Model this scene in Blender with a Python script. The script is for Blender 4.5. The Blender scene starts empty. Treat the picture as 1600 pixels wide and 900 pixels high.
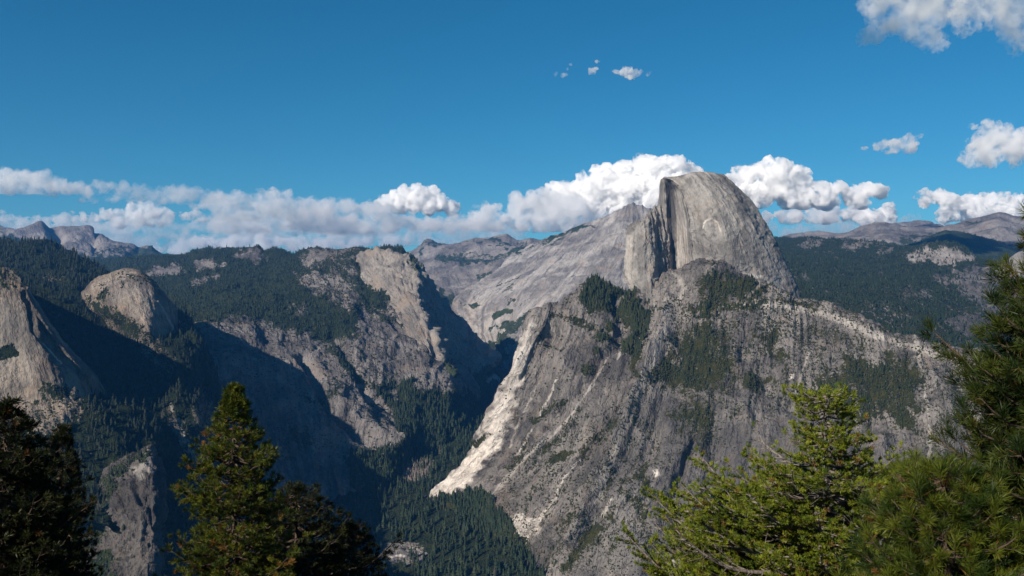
import bpy, math, random
import numpy as np
R = math.radians
rng = np.random.default_rng(7)
random.seed(7)

# ------------------------------------------------------------------ camera, sky, sun, exposure
scn = bpy.context.scene
cam_d = bpy.data.cameras.new('camera')
cam = bpy.data.objects.new('camera', cam_d)
scn.collection.objects.link(cam)
cam.location = (0, 0, 0)
cam.rotation_euler = (R(90), 0, 0)
cam_d.lens = 32.0
cam_d.sensor_width = 36.0
cam_d.shift_y = 0.005
cam_d.clip_start = 0.5
cam_d.clip_end = 200000
scn.camera = cam
F = 1422.2
CX, CY = 800.0, 458.0

SUN_EL, SUN_AZ = 30.0, 221.0        # azimuth clockwise from the view direction (+Y)
sv = np.array([math.sin(R(SUN_AZ)) * math.cos(R(SUN_EL)), math.cos(R(SUN_AZ)) * math.cos(R(SUN_EL)), math.sin(R(SUN_EL))])
from mathutils import Vector
sun_d = bpy.data.lights.new('sun', 'SUN')
sun_d.energy = 5.0
sun_d.angle = R(0.53)
sun_d.color = (1.0, 0.885, 0.76)
sun = bpy.data.objects.new('sun', sun_d)
scn.collection.objects.link(sun)
sun.rotation_euler = Vector(sv).to_track_quat('Z', 'Y').to_euler()

world = bpy.data.worlds.new('World')
scn.world = world
world.use_nodes = True
wn = world.node_tree
wn.nodes.clear()
w_out = wn.nodes.new('ShaderNodeOutputWorld')
w_bg = wn.nodes.new('ShaderNodeBackground')
w_sky = wn.nodes.new('ShaderNodeTexSky')
w_sky.sky_type = 'NISHITA'
w_sky.sun_disc = False
w_sky.sun_elevation = R(SUN_EL)
w_sky.sun_rotation = R(SUN_AZ)
w_sky.altitude = 2200
w_sky.air_density = 1.0
w_sky.dust_density = 0.8
w_sky.ozone_density = 2.2
w_bg.inputs['Strength'].default_value = 0.052
w_mx = wn.nodes.new('ShaderNodeMix'); w_mx.data_type = 'RGBA'; w_mx.blend_type = 'MULTIPLY'
w_mx.inputs[0].default_value = 1.0; w_mx.inputs[7].default_value = (.60, .98, 1.03, 1)
wn.links.new(w_sky.outputs[0], w_mx.inputs[6]); w_hs = wn.nodes.new('ShaderNodeHueSaturation'); w_hs.inputs['Saturation'].default_value = 1.17
wn.links.new(w_mx.outputs[2], w_hs.inputs['Color']); wn.links.new(w_hs.outputs[0], w_bg.inputs[0])
wn.links.new(w_bg.outputs[0], w_out.inputs[0])

scn.view_settings.view_transform = 'Standard'
scn.view_settings.look = 'None'
scn.view_settings.gamma = 1.0
scn.view_settings.exposure = 0.64
scn.render.engine = 'CYCLES'
scn.cycles.use_denoising = True
scn.cycles.max_bounces = 20
scn.cycles.diffuse_bounces = 1
scn.cycles.glossy_bounces = 1
scn.cycles.transmission_bounces = 2
scn.cycles.volume_bounces = 20
scn.cycles.volume_step_rate = 0.5
scn.cycles.transparent_max_bounces = 8

# ------------------------------------------------------------------ noise
_G = np.array([[1,1,0],[-1,1,0],[1,-1,0],[-1,-1,0],[1,0,1],[-1,0,1],[1,0,-1],[-1,0,-1],
               [0,1,1],[0,-1,1],[0,1,-1],[0,-1,-1],[1,1,0],[-1,1,0],[0,-1,1],[0,-1,-1]], np.float32)
def perlin(p, seed=0):
    p = np.asarray(p, np.float64)
    i = np.floor(p).astype(np.int64)
    f = (p - i).astype(np.float32)
    u = f * f * f * (f * (f * 6 - 15) + 10)
    out = np.zeros(len(p), np.float32)
    for dx in (0, 1):
        wx = u[:, 0] if dx else 1 - u[:, 0]
        for dy in (0, 1):
            wy = u[:, 1] if dy else 1 - u[:, 1]
            for dz in (0, 1):
                wz = u[:, 2] if dz else 1 - u[:, 2]
                h = ((i[:, 0] + dx) * 73856093) ^ ((i[:, 1] + dy) * 19349663) ^ ((i[:, 2] + dz) * 83492791) ^ (seed * 2654435761)
                h = (h ^ (h >> 13)) * 1274126177
                h = (h ^ (h >> 16)) & 15
                g = _G[h]
                out += wx * wy * wz * (g[:, 0] * (f[:, 0] - dx) + g[:, 1] * (f[:, 1] - dy) + g[:, 2] * (f[:, 2] - dz))
    return out
def fbm(p, octs=4, seed=0, gain=0.5, lac=2.03):
    a, s, q = 1.0, 0, np.asarray(p, np.float64)
    for k in range(octs):
        s = s + a * perlin(q, seed + k * 17)
        q = q * lac + 3.7
        a *= gain
    return s
def ridged(p, octs=4, seed=0, gain=0.5, lac=2.1):
    a, s, q = 1.0, 0, np.asarray(p, np.float64)
    for k in range(octs):
        s = s + a * (0.5 - 2.0 * np.abs(perlin(q, seed + k * 31)))
        q = q * lac + 1.3
        a *= gain
    return s
def sstep(a, b, x):
    t = np.clip((x - a) / (b - a), 0, 1)
    return t * t * (3 - 2 * t)

def world_pt(px, py, d):
    px, py, d = np.asarray(px, float), np.asarray(py, float), np.asarray(d, float)
    return np.stack([(px - CX) / F * d, d, (CY - py) / F * d], -1)
def to_px(P):
    return CX + P[:, 0] / P[:, 1] * F, CY - P[:, 2] / P[:, 1] * F

# ------------------------------------------------------------------ object helpers
def tag(o, label=None, cat=None, group=None, kind=None):
    if label: o['label'] = label
    if cat: o['category'] = cat
    if group: o['group'] = group
    if kind: o['kind'] = kind
    return o
def link(o, parent=None):
    scn.collection.objects.link(o)
    if parent is not None: o.parent = parent
    return o
def mesh_np(name, V, faces, mat=None, parent=None, smooth=True, attrs=None, loc=None):
    """faces: list of arrays (n,k)"""
    me = bpy.data.meshes.new(name)
    V = np.asarray(V, np.float32)
    if loc is not None: V = V - np.asarray(loc, np.float32)
    if not isinstance(faces, list): faces = [faces]
    faces = [np.asarray(f, np.int32) for f in faces if len(f)]
    nl = sum(f.size for f in faces); nf = sum(len(f) for f in faces)
    me.vertices.add(len(V)); me.vertices.foreach_set('co', V.ravel())
    me.loops.add(nl); me.polygons.add(nf)
    me.loops.foreach_set('vertex_index', np.concatenate([f.ravel() for f in faces]))
    tot = np.concatenate([np.full(len(f), f.shape[1], np.int32) for f in faces])
    st = np.concatenate([[0], np.cumsum(tot)[:-1]]).astype(np.int32)
    me.polygons.foreach_set('loop_start', st)
    if smooth: me.polygons.foreach_set('use_smooth', np.ones(nf, bool))
    for k, v in (attrs or {}).items():
        v = np.asarray(v, np.float32)
        if v.ndim == 1:
            a = me.attributes.new(k, 'FLOAT', 'POINT'); a.data.foreach_set('value', v)
        else:
            a = me.attributes.new(k, 'FLOAT_VECTOR', 'POINT'); a.data.foreach_set('vector', v.ravel())
    me.update(calc_edges=True)
    if mat is not None: me.materials.append(mat)
    o = bpy.data.objects.new(name, me)
    if loc is not None: o.location = loc
    return link(o, parent)

# ------------------------------------------------------------------ materials
class NT:
    def __init__(s, name):
        s.m = bpy.data.materials.new(name); s.m.use_nodes = True
        s.t = s.m.node_tree; s.n = s.t.nodes; s.l = s.t.links
        s.n.clear()
        s.out = s.n.new('ShaderNodeOutputMaterial')
    def node(s, typ, **kw):
        nd = s.n.new(typ)
        for k, v in kw.items(): setattr(nd, k, v)
        return nd
    def set(s, sock, v):
        if isinstance(v, bpy.types.NodeSocket): s.l.new(v, sock)
        else: sock.default_value = v
    def attr(s, name, vec=False):
        nd = s.node('ShaderNodeAttribute', attribute_name=name)
        return nd.outputs['Vector'] if vec else nd.outputs['Fac']
    def math(s, op, a, b=0.0, c=None, clamp=False):
        nd = s.node('ShaderNodeMath', operation=op, use_clamp=clamp)
        s.set(nd.inputs[0], a); s.set(nd.inputs[1], b)
        if c is not None: s.set(nd.inputs[2], c)
        return nd.outputs[0]
    def remap(s, v, a, b, c=0.0, d=1.0):
        nd = s.node('ShaderNodeMapRange', interpolation_type='SMOOTHSTEP')
        s.set(nd.inputs[0], v)
        for i, q in zip((1, 2, 3, 4), (a, b, c, d)): s.set(nd.inputs[i], q)
        return nd.outputs[0]
    def noise(s, vec, scale, detail=4, rough=0.55, dist=0.0):
        nd = s.node('ShaderNodeTexNoise')
        s.l.new(vec, nd.inputs['Vector'])
        nd.inputs['Scale'].default_value = scale; nd.inputs['Detail'].default_value = detail
        nd.inputs['Roughness'].default_value = rough; nd.inputs['Distortion'].default_value = dist
        return nd.outputs[0]
    def scale(s, vec, xyz):
        nd = s.node('ShaderNodeVectorMath', operation='MULTIPLY')
        s.l.new(vec, nd.inputs[0]); nd.inputs[1].default_value = xyz
        return nd.outputs[0]
    def mix(s, f, a, b):
        nd = s.node('ShaderNodeMix', data_type='RGBA')
        s.set(nd.inputs[0], f)
        for i, q in ((6, a), (7, b)):
            if isinstance(q, tuple): nd.inputs[i].default_value = (*q, 1)
            else: s.l.new(q, nd.inputs[i])
        return nd.outputs[2]
    def geo(s): return s.node('ShaderNodeNewGeometry').outputs['Position']

def rock_material(name, light=(.36,.34,.32), dark=(.17,.165,.16), streak=0.6, sdark=(.09,.09,.09), big=400., fine=9.,
                  su=14., svv=220., green=(.022,.034,.014), bump=7.0, crack=0.5, veg_noise=10., warmth=.35, elong=2.6, velong=1.3):
    t = NT(name)
    pos = t.geo(); flow = t.attr('flow', True)
    a = t.noise(pos, 1 / big, 6, .62, .6)
    b = t.noise(t.scale(flow, (1 / (fine * 5), 1 / (fine * 5 * elong), 1)), 1, 5, .66, .35)
    c = t.noise(t.scale(pos, (1, 1, .6)), 1 / fine, 3, .6, .5)
    base = t.mix(t.remap(a, .38, .60), dark, light)
    lite = tuple(min(1, q * 1.22) for q in light); drk = tuple(q * .55 for q in dark)
    base = t.mix(t.math('MULTIPLY', t.remap(b, .52, .74), .45), base, lite)
    base = t.mix(t.math('MULTIPLY', t.remap(b, .46, .30), .55), base, drk)
    # long water streaks and bands that follow the fall line, at three widths
    s0 = t.noise(t.scale(flow, (.22 / su, .22 / svv, 1)), 1, 3, .6, .25)
    s1 = t.noise(t.scale(flow, (1 / su, 1 / svv, 1)), 1, 4, .65, .2)
    s2 = t.noise(t.scale(flow, (3.4 / su, 2.2 / svv, 1)), 1, 3, .6, .1)
    base = t.mix(t.math('MULTIPLY', t.remap(s0, .50, .66), streak * .75), base, tuple((d_ + s_) / 2 for d_, s_ in zip(dark, sdark)))
    base = t.mix(t.math('MULTIPLY', t.remap(s0, .46, .32), streak * .45), base, lite)
    base = t.mix(t.math('MULTIPLY', t.remap(s1, .53, .70), streak), base, sdark)
    base = t.mix(t.math('MULTIPLY', t.remap(s1, .44, .30), streak * .55), base, lite)
    base = t.mix(t.math('MULTIPLY', t.remap(s2, .56, .74), streak * .35), base, lite)
    # joints
    vo = t.node('ShaderNodeTexVoronoi', feature='DISTANCE_TO_EDGE'); vo.inputs['Scale'].default_value = 1
    off = t.node('ShaderNodeVectorMath', operation='ADD'); nz = t.node('ShaderNodeTexNoise'); t.l.new(pos, nz.inputs['Vector']); nz.inputs['Scale'].default_value = 1 / (fine * 3); nz.inputs['Detail'].default_value = 3
    sc_ = t.node('ShaderNodeVectorMath', operation='SCALE'); t.l.new(nz.outputs[1], sc_.inputs[0]); sc_.inputs['Scale'].default_value = 1.6
    t.l.new(t.scale(flow, (1 / (fine * 4), 1 / (fine * 9), 1)), off.inputs[0]); t.l.new(sc_.outputs[0], off.inputs[1]); t.l.new(off.outputs[0], vo.inputs['Vector'])
    jn = t.math('MULTIPLY', t.math('SUBTRACT', 1, t.remap(vo.outputs['Distance'], .0, .07)), t.remap(b, .55, .42))
    base = t.mix(t.math('MULTIPLY', jn, crack), base, tuple(q * .3 for q in dark))
    cr = t.math('SUBTRACT', 1, t.remap(c, .40, .50))
    base = t.mix(t.math('MULTIPLY', cr, crack * .55), base, tuple(q * .4 for q in dark))
    warm = t.noise(pos, 1 / (big * .35), 3, .5)
    base = t.mix(t.math('MULTIPLY', t.remap(warm, .52, .70), warmth), base, (light[0] * 1.04, light[1] * .88, light[2] * .74))
    base = t.mix(t.attr('stain'), base, sdark)
    pn = t.mix(t.remap(b, .35, .6), (.44, .40, .36), (.66, .61, .55))
    base = t.mix(t.attr('pale'), base, pn)
    vn = t.noise(pos, 1 / veg_noise, 5, .72); vn2 = t.noise(t.scale(flow, (1 / (veg_noise * 5), 1 / (veg_noise * 5 * velong), 1)), 1, 3, .6, .3)
    vg = t.remap(t.math('ADD', t.math('ADD', t.attr('veg'), t.math('MULTIPLY', t.math('SUBTRACT', vn, .5), 1.7)), t.math('MULTIPLY', t.math('SUBTRACT', vn2, .5), 1.5)), .42, .56)
    gn = t.noise(pos, 1 / (veg_noise * 5), 4, .6)
    gc = t.mix(t.remap(gn, .35, .65), green, (green[0] * 2.1, green[1] * 1.65, green[2] * 1.4))
    col = t.mix(vg, base, gc)
    p = t.node('ShaderNodeBsdfPrincipled')
    t.l.new(col, p.inputs['Base Color'])
    p.inputs['Roughness'].default_value = .92
    p.inputs['Specular IOR Level'].default_value = .12
    h = t.math('ADD', t.math('MULTIPLY', b, 3.0), t.math('ADD', t.math('MULTIPLY', c, 1.0), t.math('MULTIPLY', s1, 1.5 * streak)))
    h = t.math('ADD', h, t.math('MULTIPLY', jn, -.5 * crack))
    bp = t.node('ShaderNodeBump')
    bp.inputs['Strength'].default_value = 1.0
    bp.inputs['Distance'].default_value = bump
    t.l.new(h, bp.inputs['Height'])
    t.l.new(bp.outputs[0], p.inputs['Normal'])
    t.l.new(p.outputs[0], t.out.inputs[0])
    return t.m

def leaf_material(name, c0, c1, c2=None, rough=.7, trans=0.0):
    """colour follows each tree's own tint value, plus a little noise"""
    t = NT(name)
    ti = t.attr('tint')
    col = t.mix(t.remap(ti, 0, .75 if c2 else 1), c0, c1)
    if c2: col = t.mix(t.remap(ti, .8, .95), col, c2)
    p = t.node('ShaderNodeBsdfPrincipled')
    t.l.new(col, p.inputs['Base Color'])
    p.inputs['Roughness'].default_value = rough
    p.inputs['Specular IOR Level'].default_value = .2
    if trans:
        tr = t.node('ShaderNodeBsdfTranslucent'); t.l.new(col, tr.inputs[0])
        ms = t.node('ShaderNodeMixShader'); ms.inputs[0].default_value = trans
        t.l.new(p.outputs[0], ms.inputs[1]); t.l.new(tr.outputs[0], ms.inputs[2])
        t.l.new(ms.outputs[0], t.out.inputs[0])
    else: t.l.new(p.outputs[0], t.out.inputs[0])
    return t.m
def bark_material(name, c0, c1, sc=20.):
    t = NT(name)
    tc = t.node('ShaderNodeTexCoord').outputs['Object']
    n = t.noise(t.scale(tc, (1, 1, .25)), sc, 4, .65)
    p = t.node('ShaderNodeBsdfPrincipled')
    t.l.new(t.mix(t.remap(n, .35, .65), c0, c1), p.inputs['Base Color'])
    p.inputs['Roughness'].default_value = .9
    bp = t.node('ShaderNodeBump'); bp.inputs['Distance'].default_value = .02
    t.l.new(n, bp.inputs['Height']); t.l.new(bp.outputs[0], p.inputs['Normal'])
    t.l.new(p.outputs[0], t.out.inputs[0])
    return t.m

# ------------------------------------------------------------------ masks drawn on the slopes
def poly_sd(px, py, poly):
    """signed distance to a polygon, positive inside"""
    P = np.asarray(poly, float); Q = np.roll(P, -1, 0)
    best = np.full(len(px), 1e9); inside = np.zeros(len(px), bool)
    for (x0, y0), (x1, y1) in zip(P, Q):
        dx, dy = x1 - x0, y1 - y0
        L = dx * dx + dy * dy + 1e-9
        tt = np.clip(((px - x0) * dx + (py - y0) * dy) / L, 0, 1)
        best = np.minimum(best, (px - x0 - tt * dx) ** 2 + (py - y0 - tt * dy) ** 2)
        if y0 != y1:
            c = ((y0 > py) != (y1 > py)) & (px < (x1 - x0) * (py - y0) / (y1 - y0) + x0)
            inside ^= c
    d = np.sqrt(best)
    return np.where(inside, d, -d)
def line_dist(px, py, pts):
    """distance to an open line and its interpolated width"""
    best = np.full(len(px), 1e9); W = np.zeros(len(px))
    for a, b in zip(pts[:-1], pts[1:]):
        dx, dy = b[0] - a[0], b[1] - a[1]
        tt = np.clip(((px - a[0]) * dx + (py - a[1]) * dy) / (dx * dx + dy * dy + 1e-9), 0, 1)
        dd = np.hypot(px - a[0] - tt * dx, py - a[1] - tt * dy)
        w = a[2] + (b[2] - a[2]) * tt
        m = dd < best
        best = np.where(m, dd, best); W = np.where(m, w, W)
    return best, W

# ------------------------------------------------------------------ lofted slopes
def catmull(A, n_per, axis=0):
    """resample control rows with a monotone-ish Catmull-Rom; n_per: samples per span"""
    A = np.moveaxis(A, axis, 0)
    n = len(A); out = []
    for i in range(n - 1):
        p0, p1, p2, p3 = A[max(i - 1, 0)], A[i], A[i + 1], A[min(i + 2, n - 1)]
        if i == 0: p0 = 2 * p1 - p2
        if i == n - 2: p3 = 2 * p2 - p1
        k = n_per[i]
        t = np.arange(k) / k
        t = t.reshape((-1,) + (1,) * (A.ndim - 1))
        c = 0.5 * (2 * p1 + (p2 - p0) * t + (2 * p0 - 5 * p1 + 4 * p2 - p3) * t ** 2 + (3 * p1 - p0 - 3 * p2 + p3) * t ** 3)
        l = p1 + (p2 - p1) * t
        out.append(.6 * c + .4 * l)
    out.append(A[-1][None])
    return np.moveaxis(np.concatenate(out), 0, axis)

LAYERS = {}
def slope(name, rows, mat, mode='px', xr=None, step=1.4, ystep=1.4, disp=None, masks=None, kind='structure', edge_lock=0, key=None):
    """rows: top-to-bottom list of lines [(px,py,dist),...] -> one lofted, displaced sheet"""
    if mode == 'px':
        xs = np.arange(xr[0], xr[1] + step, step)
        C = []
        for r in rows:
            r = np.asarray(r, float)
            C.append(np.stack([xs, np.interp(xs, r[:, 0], r[:, 1]), np.interp(xs, r[:, 0], r[:, 2])], -1))
        C = np.array(C)
    else:
        C = np.array(rows, float)
        n_per = [max(3, int(np.median(np.hypot(C[:, i + 1, 0] - C[:, i, 0], C[:, i + 1, 1] - C[:, i, 1])) / step)) for i in range(C.shape[1] - 1)]
        C = catmull(C, n_per, 1)
    n_per = [max(3, int(np.percentile(np.hypot(C[i + 1, :, 0] - C[i, :, 0], C[i + 1, :, 1] - C[i, :, 1]), 70) / ystep)) for i in range(len(C) - 1)]
    # hidden back rows need little detail
    C = catmull(C, n_per, 0)
    P = world_pt(C[..., 0], C[..., 1], C[..., 2])
    nr, nc = P.shape[:2]
    du = np.linalg.norm(np.diff(P, axis=1), axis=2); dv = np.linalg.norm(np.diff(P, axis=0), axis=2)
    U = np.concatenate([[0], np.cumsum(np.median(du, axis=0))])[None].repeat(nr, 0)
    Vv = np.concatenate([np.zeros((1, nc)), np.cumsum(dv, axis=0)])
    tu = np.gradient(P, axis=1); tv = np.gradient(P, axis=0)
    N = np.cross(tv, tu)
    N /= np.linalg.norm(N, axis=2, keepdims=True) + 1e-9
    flip = np.sum(N * P, axis=2).mean() > 0        # face the camera side
    if flip: N = -N
    Pf = P.reshape(-1, 3); Nf = N.reshape(-1, 3); flow = np.stack([U.ravel(), Vv.ravel(), np.zeros(U.size)], -1)
    px, py = to_px(Pf)
    d = np.zeros(len(Pf))
    D = disp or {}
    for (kind_, amp, lu, lv, octs, seed) in D.get('flow', []):
        q = flow / np.array([lu, lv, 1.0]) + np.array([seed * 3.1, seed * 1.7, seed])
        q = q + .25 * np.stack([perlin(q * .7 + 9, seed), perlin(q * .7 + 31, seed), 0 * d], -1)
        d += amp * (ridged if kind_ == 'r' else fbm)(q, octs, seed)
    for (kind_, amp, l, lz, octs, seed) in D.get('pos', []):
        q = Pf / np.array([l, l, lz])
        d += amp * (ridged if kind_ == 'r' else fbm)(q, octs, seed)
    for (pts, depth) in D.get('lines', []):         # gullies (negative) and ribs (positive)
        w0 = 6 * perlin(np.stack([px / 25, py / 25, 0 * px], -1), 3)
        w1 = 6 * perlin(np.stack([px / 25, py / 25, 0 * px + 9], -1), 5)
        dd, W = line_dist(px + w0, py + w1, pts)
        d += depth * np.exp(-(dd / np.maximum(W, .5)) ** 2)
    if edge_lock:
        lock = np.ones((nr, nc)); k = edge_lock
        r_ = np.minimum(np.arange(nr) / k, 1); lock *= (.25 + .75 * r_)[:, None]
        d *= lock.ravel()
    Pd = Pf + Nf * d[:, None]
    at = dict(veg=np.zeros(len(Pf)), pale=np.zeros(len(Pf)), stain=np.zeros(len(Pf)))
    sx, sy = to_px(Pd)
    rough = 9 * fbm(np.stack([sx / 14, sy / 14, 0 * sx], -1), 3, 77)
    rough2 = 9 * fbm(np.stack([sx / 14, sy / 14, 0 * sx + 40], -1), 3, 78)
    for (a, typ, pts, feather, val) in (masks or []):
        if typ == 'poly':
            sd = poly_sd(sx, sy, pts) + rough * min(1.6, feather / 4)
            m = sstep(-feather, feather, sd)
        elif typ == 'line':
            dd, W = line_dist(sx + rough * (.8 if a == 'veg' else .3), sy + rough2 * (.8 if a == 'veg' else .3), pts)
            m = 1 - (sstep(.1, 1.7, dd / np.maximum(W, .3)) if a == 'veg' else sstep(.5, 1.25, dd / np.maximum(W, .3)))
        else:
            m = np.ones(len(sx))
        at[a] = at[a] * (1 - m) + val * m
    at = {k: np.clip(v, 0, 1) for k, v in at.items()}
    at['flow'] = flow
    idx = np.arange(nr * nc).reshape(nr, nc)
    q = np.stack([idx[:-1, :-1], idx[:-1, 1:], idx[1:, 1:], idx[1:, :-1]], -1).reshape(-1, 4)
    # orient outward
    a_, b_, c_ = Pd[q[:, 0]], Pd[q[:, 1]], Pd[q[:, 2]]
    fn = np.cross(b_ - a_, c_ - a_)
    if (fn * Nf[q[:, 0]]).sum() < 0: q = q[:, ::-1]
    o = mesh_np(name, Pd, q, mat, smooth=True, attrs=at)
    if kind: o['kind'] = kind
    info = dict(P=Pd, N=Nf, px=sx, py=sy, at=at, nr=nr, nc=nc, q=q, obj=o)
    LAYERS[key or name] = info
    return o, info

# ================================================================== THE LAND
M_far = rock_material('far granite', light=(0.243,0.225,0.211), dark=(0.108,0.101,0.097), big=700, fine=26, streak=.35, su=60, svv=400, bump=16, veg_noise=45, green=(0.016,0.027,0.014), crack=.45)
M_slab = rock_material('slab granite', light=(0.333,0.315,0.297), dark=(.145,.138,.135), big=420, fine=16, streak=.85, su=40, svv=700, sdark=(0.095,0.090,0.090), bump=10, veg_noise=24, green=(0.016,0.027,0.014), crack=.35)
M_dome = rock_material('dome granite', light=(0.272,0.256,0.236), dark=(.125,.118,.110), big=200, fine=7, streak=.4, su=15, svv=260, sdark=(0.090,0.087,0.085), bump=5.5, crack=.25, veg_noise=9, warmth=.3)
M_watkins = rock_material('pale cliff granite', light=(0.243,0.221,0.198), dark=(0.135,0.126,0.117), big=260, fine=10, streak=.4, su=22, svv=230, sdark=(0.081,0.077,0.072), bump=6, crack=.45, veg_noise=12, warmth=.5)
M_cliff = rock_material('cliff granite', light=(0.194,0.180,0.171), dark=(0.086,0.081,0.079), big=300, fine=10, streak=.6, su=18, svv=170, sdark=(0.045,0.045,0.045), bump=9, crack=.6, veg_noise=11, green=(0.011,0.018,0.008))
M_slope = rock_material('mountainside granite', light=(0.212,0.194,0.178), dark=(0.078,0.073,0.070), big=240, fine=9, streak=.48, su=19, svv=330, sdark=(0.047,0.047,0.049), bump=12, crack=.5, veg_noise=10, green=(0.018,0.023,0.008), warmth=.28, velong=2.6)
M_left = rock_material('shoulder granite', light=(0.235,0.195,0.155), dark=(0.077,0.068,0.060), big=200, fine=7, streak=.5, su=14, svv=160, sdark=(0.041,0.038,0.036), bump=6, crack=.5, veg_noise=9, green=(0.007,0.013,0.005))

# --- far ground under everything
gv = np.array([[-29500, -2800, -1160], [29500, -2800, -1160], [29500, 26500, -1160], [-29500, 26500, -1160]], float)
g = mesh_np('ground', gv, np.array([[0, 1, 2, 3]]), M_far, smooth=False, attrs=dict(veg=np.ones(4), pale=np.zeros(4), stain=np.zeros(4), flow=gv))
g['kind'] = 'structure'

# --- distant range, left
crest = [(-420,372,15500),(-300,362,15000),(-120,356,14500),(0,353,14000),(25,357,14000),(45,357,13900),(60,349,13800),(80,348,13800),(90,353,13900),(120,356,13800),(148,354,13700),(158,362,13600),(180,374,13500),(220,384,13300),(238,384,13200),(252,396,13000),(290,398,12800),(340,404,12800),(420,412,12800)]
slope('mountain_range', [
    [(x, y + 50, d + 2600) for x, y, d in crest],
    crest,
    [(-420,392,13600),(0,364,12900),(40,366,12900),(70,358,13200),(90,376,12900),(120,372,12800),(180,392,12300),(240,398,12000),(300,405,11800),(420,416,11800)],
    [(-420,412,12200),(0,388,11800),(60,385,11500),(100,388,11500),(160,402,11000),(230,408,10800),(300,414,10800),(420,425,10800)],
    [(-420,440,9800),(0,425,9800),(150,430,9600),(300,430,9600),(420,440,9500)],
  ], M_far, xr=(-420, 420), disp=dict(pos=[('r',55,1500,1100,5,3),('f',45,600,420,5,8)], lines=[([(78,350,7),(86,362,8),(92,376,7)], 130),([(150,356,6),(140,372,8),(150,385,8)], 80),([(215,386,6),(205,396,8)], 70)]),
  masks=[('veg','poly',[(-430,380),(0,366),(40,372),(90,385),(140,398),(190,392),(215,384),(260,384),(300,396),(430,400),(430,460),(-430,460)],9,.8),
         ('veg','line',[(150,398,4),(175,390,4),(200,384,3)],3,.6),
         ('veg','poly',[(193,410),(205,402),(222,402),(232,408),(225,414),(200,415)],3,.05),
         ('veg','line',[(100,384,4),(130,390,5),(150,398,3)],3,.1)], edge_lock=0)

# --- distant high country in the middle, behind the gorge
crest = [(560,412,14500),(620,400,14500),(642,392,14300),(655,385,14200),(668,375,14000),(676,375,14000),(684,378,14000),(720,377,13700),(745,373,13400),(765,375,13200),(790,371,13200),(812,376,13200),(828,371,13000),(850,374,13000),(875,371,13000),(905,366,13000),(960,372,13000),(1010,378,13000)]
slope('high_country', [
    [(x, y + 40, d + 2600) for x, y, d in crest], crest,
    [(560,425,12800),(650,408,12800),(700,398,12500),(760,395,12200),(820,390,12000),(900,390,12000),(1010,400,12000)],
    [(560,445,11600),(660,432,11600),(720,425,11200),(780,415,11000),(860,405,11000),(1010,420,11000)],
    [(560,500,9600),(680,480,9800),(720,500,9500),(760,510,9300),(860,480,9300),(1010,480,9300)],
    [(560,640,8300),(700,600,8500),(760,600,8300),(860,600,8300),(1010,600,8300)],
  ], M_far, xr=(560, 1010), disp=dict(pos=[('r',60,1100,420,5,13),('f',26,380,200,4,5)]),
  masks=[('veg','line',[(680,402,4),(720,408,7),(760,408,6),(800,394,5),(830,385,4),(860,384,4)],4,.75),
         ('veg','line',[(655,394,4),(670,380,5),(690,380,3)],4,.7),('veg','line',[(690,378,3),(740,377,2),(770,376,3),(800,380,3)],3,.6),
         ('veg','line',[(750,432,7),(775,430,6),(800,424,4)],4,.65),('veg','line',[(690,400,3),(730,396,3),(760,398,3)],3,.55),
         ('veg','poly',[(690,450),(712,470),(716,490),(700,480),(684,462)],5,.8),
         ('veg','line',[(765,385,2),(800,384,4),(820,380,3)],3,.6)])

# --- the long bare slab mountain left of the great dome
slope('slab_mountain', [
    [(800,430,12500),(880,415,12300),(930,400,12000),(975,380,11800),(1000,370,11800),(1020,370,11800),(1050,370,11700),(1100,370,11700)],
    [(838,379,10800),(882,365,10600),(915,351,10300),(950,338,9800),(978,322,9600),(992,318,9500),(1015,325,9400),(1090,335,9300)],
    [(800,400,10200),(840,392,9900),(885,375,9650),(930,362,9350),(965,348,9100),(990,345,9000),(1015,350,8900),(1095,360,8800)],
    [(757,435,9300),(800,430,9100),(850,412,8900),(900,400,8700),(945,388,8500),(980,385,8400),(1010,390,8300),(1100,400,8300)],
    [(708,468,8800),(745,475,8600),(800,462,8300),(855,448,8000),(910,440,7800),(950,440,7600),(1000,450,7500),(1100,470,7500)],
    [(716,500,8650),(742,520,8500),(776,520,8000),(818,508,7500),(870,490,7200),(920,500,7000),(980,520,6900),(1100,540,6800)],
    [(745,545,8450),(768,565,8250),(790,572,7400),(812,560,7000),(860,560,6600),(920,580,6500),(980,600,6400),(1100,620,6300)],
    [(740,660,7900),(770,680,7700),(800,690,6900),(830,690,6500),(860,700,6200),(920,720,6100),(980,740,6000),(1100,760,6000)],
  ], M_slab, mode='grid', step=1.4, disp=dict(flow=[('r',20,180,1500,4,21)], pos=[('f',22,300,260,4,9),('r',10,90,60,3,19)]),
  masks=[('veg','line',[(845,378,4),(880,366,5),(905,357,4),(925,353,3)],3,.8),('veg','line',[(800,395,3),(840,384,5),(880,374,3)],3,.5),
         ('veg','poly',[(765,492),(790,484),(800,486),(785,497),(770,500)],3,.8),('veg','line',[(770,512,4),(800,504,5),(830,490,4)],3,.75),
         ('veg','poly',[(760,540),(785,515),(815,500),(835,485),(860,480),(830,505),(800,525),(790,570),(775,565)],5,.75),
         ('veg','line',[(778,448,2),(800,438,2),(815,430,1)],2,.6),('veg','line',[(785,455,2),(803,445,1.5)],2,.6),('veg','line',[(795,473,3),(806,466,2)],2,.55),
         ('veg','line',[(722,475,2),(735,478,3),(750,476,2)],2,.6),('veg','line',[(810,480,2),(828,468,2)],2,.5),('veg','line',[(780,470,2),(795,465,2)],2,.5),
         ('stain','line',[(700,460,2),(730,490,3),(760,520,3),(780,560,4)],3,.3)])

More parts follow.
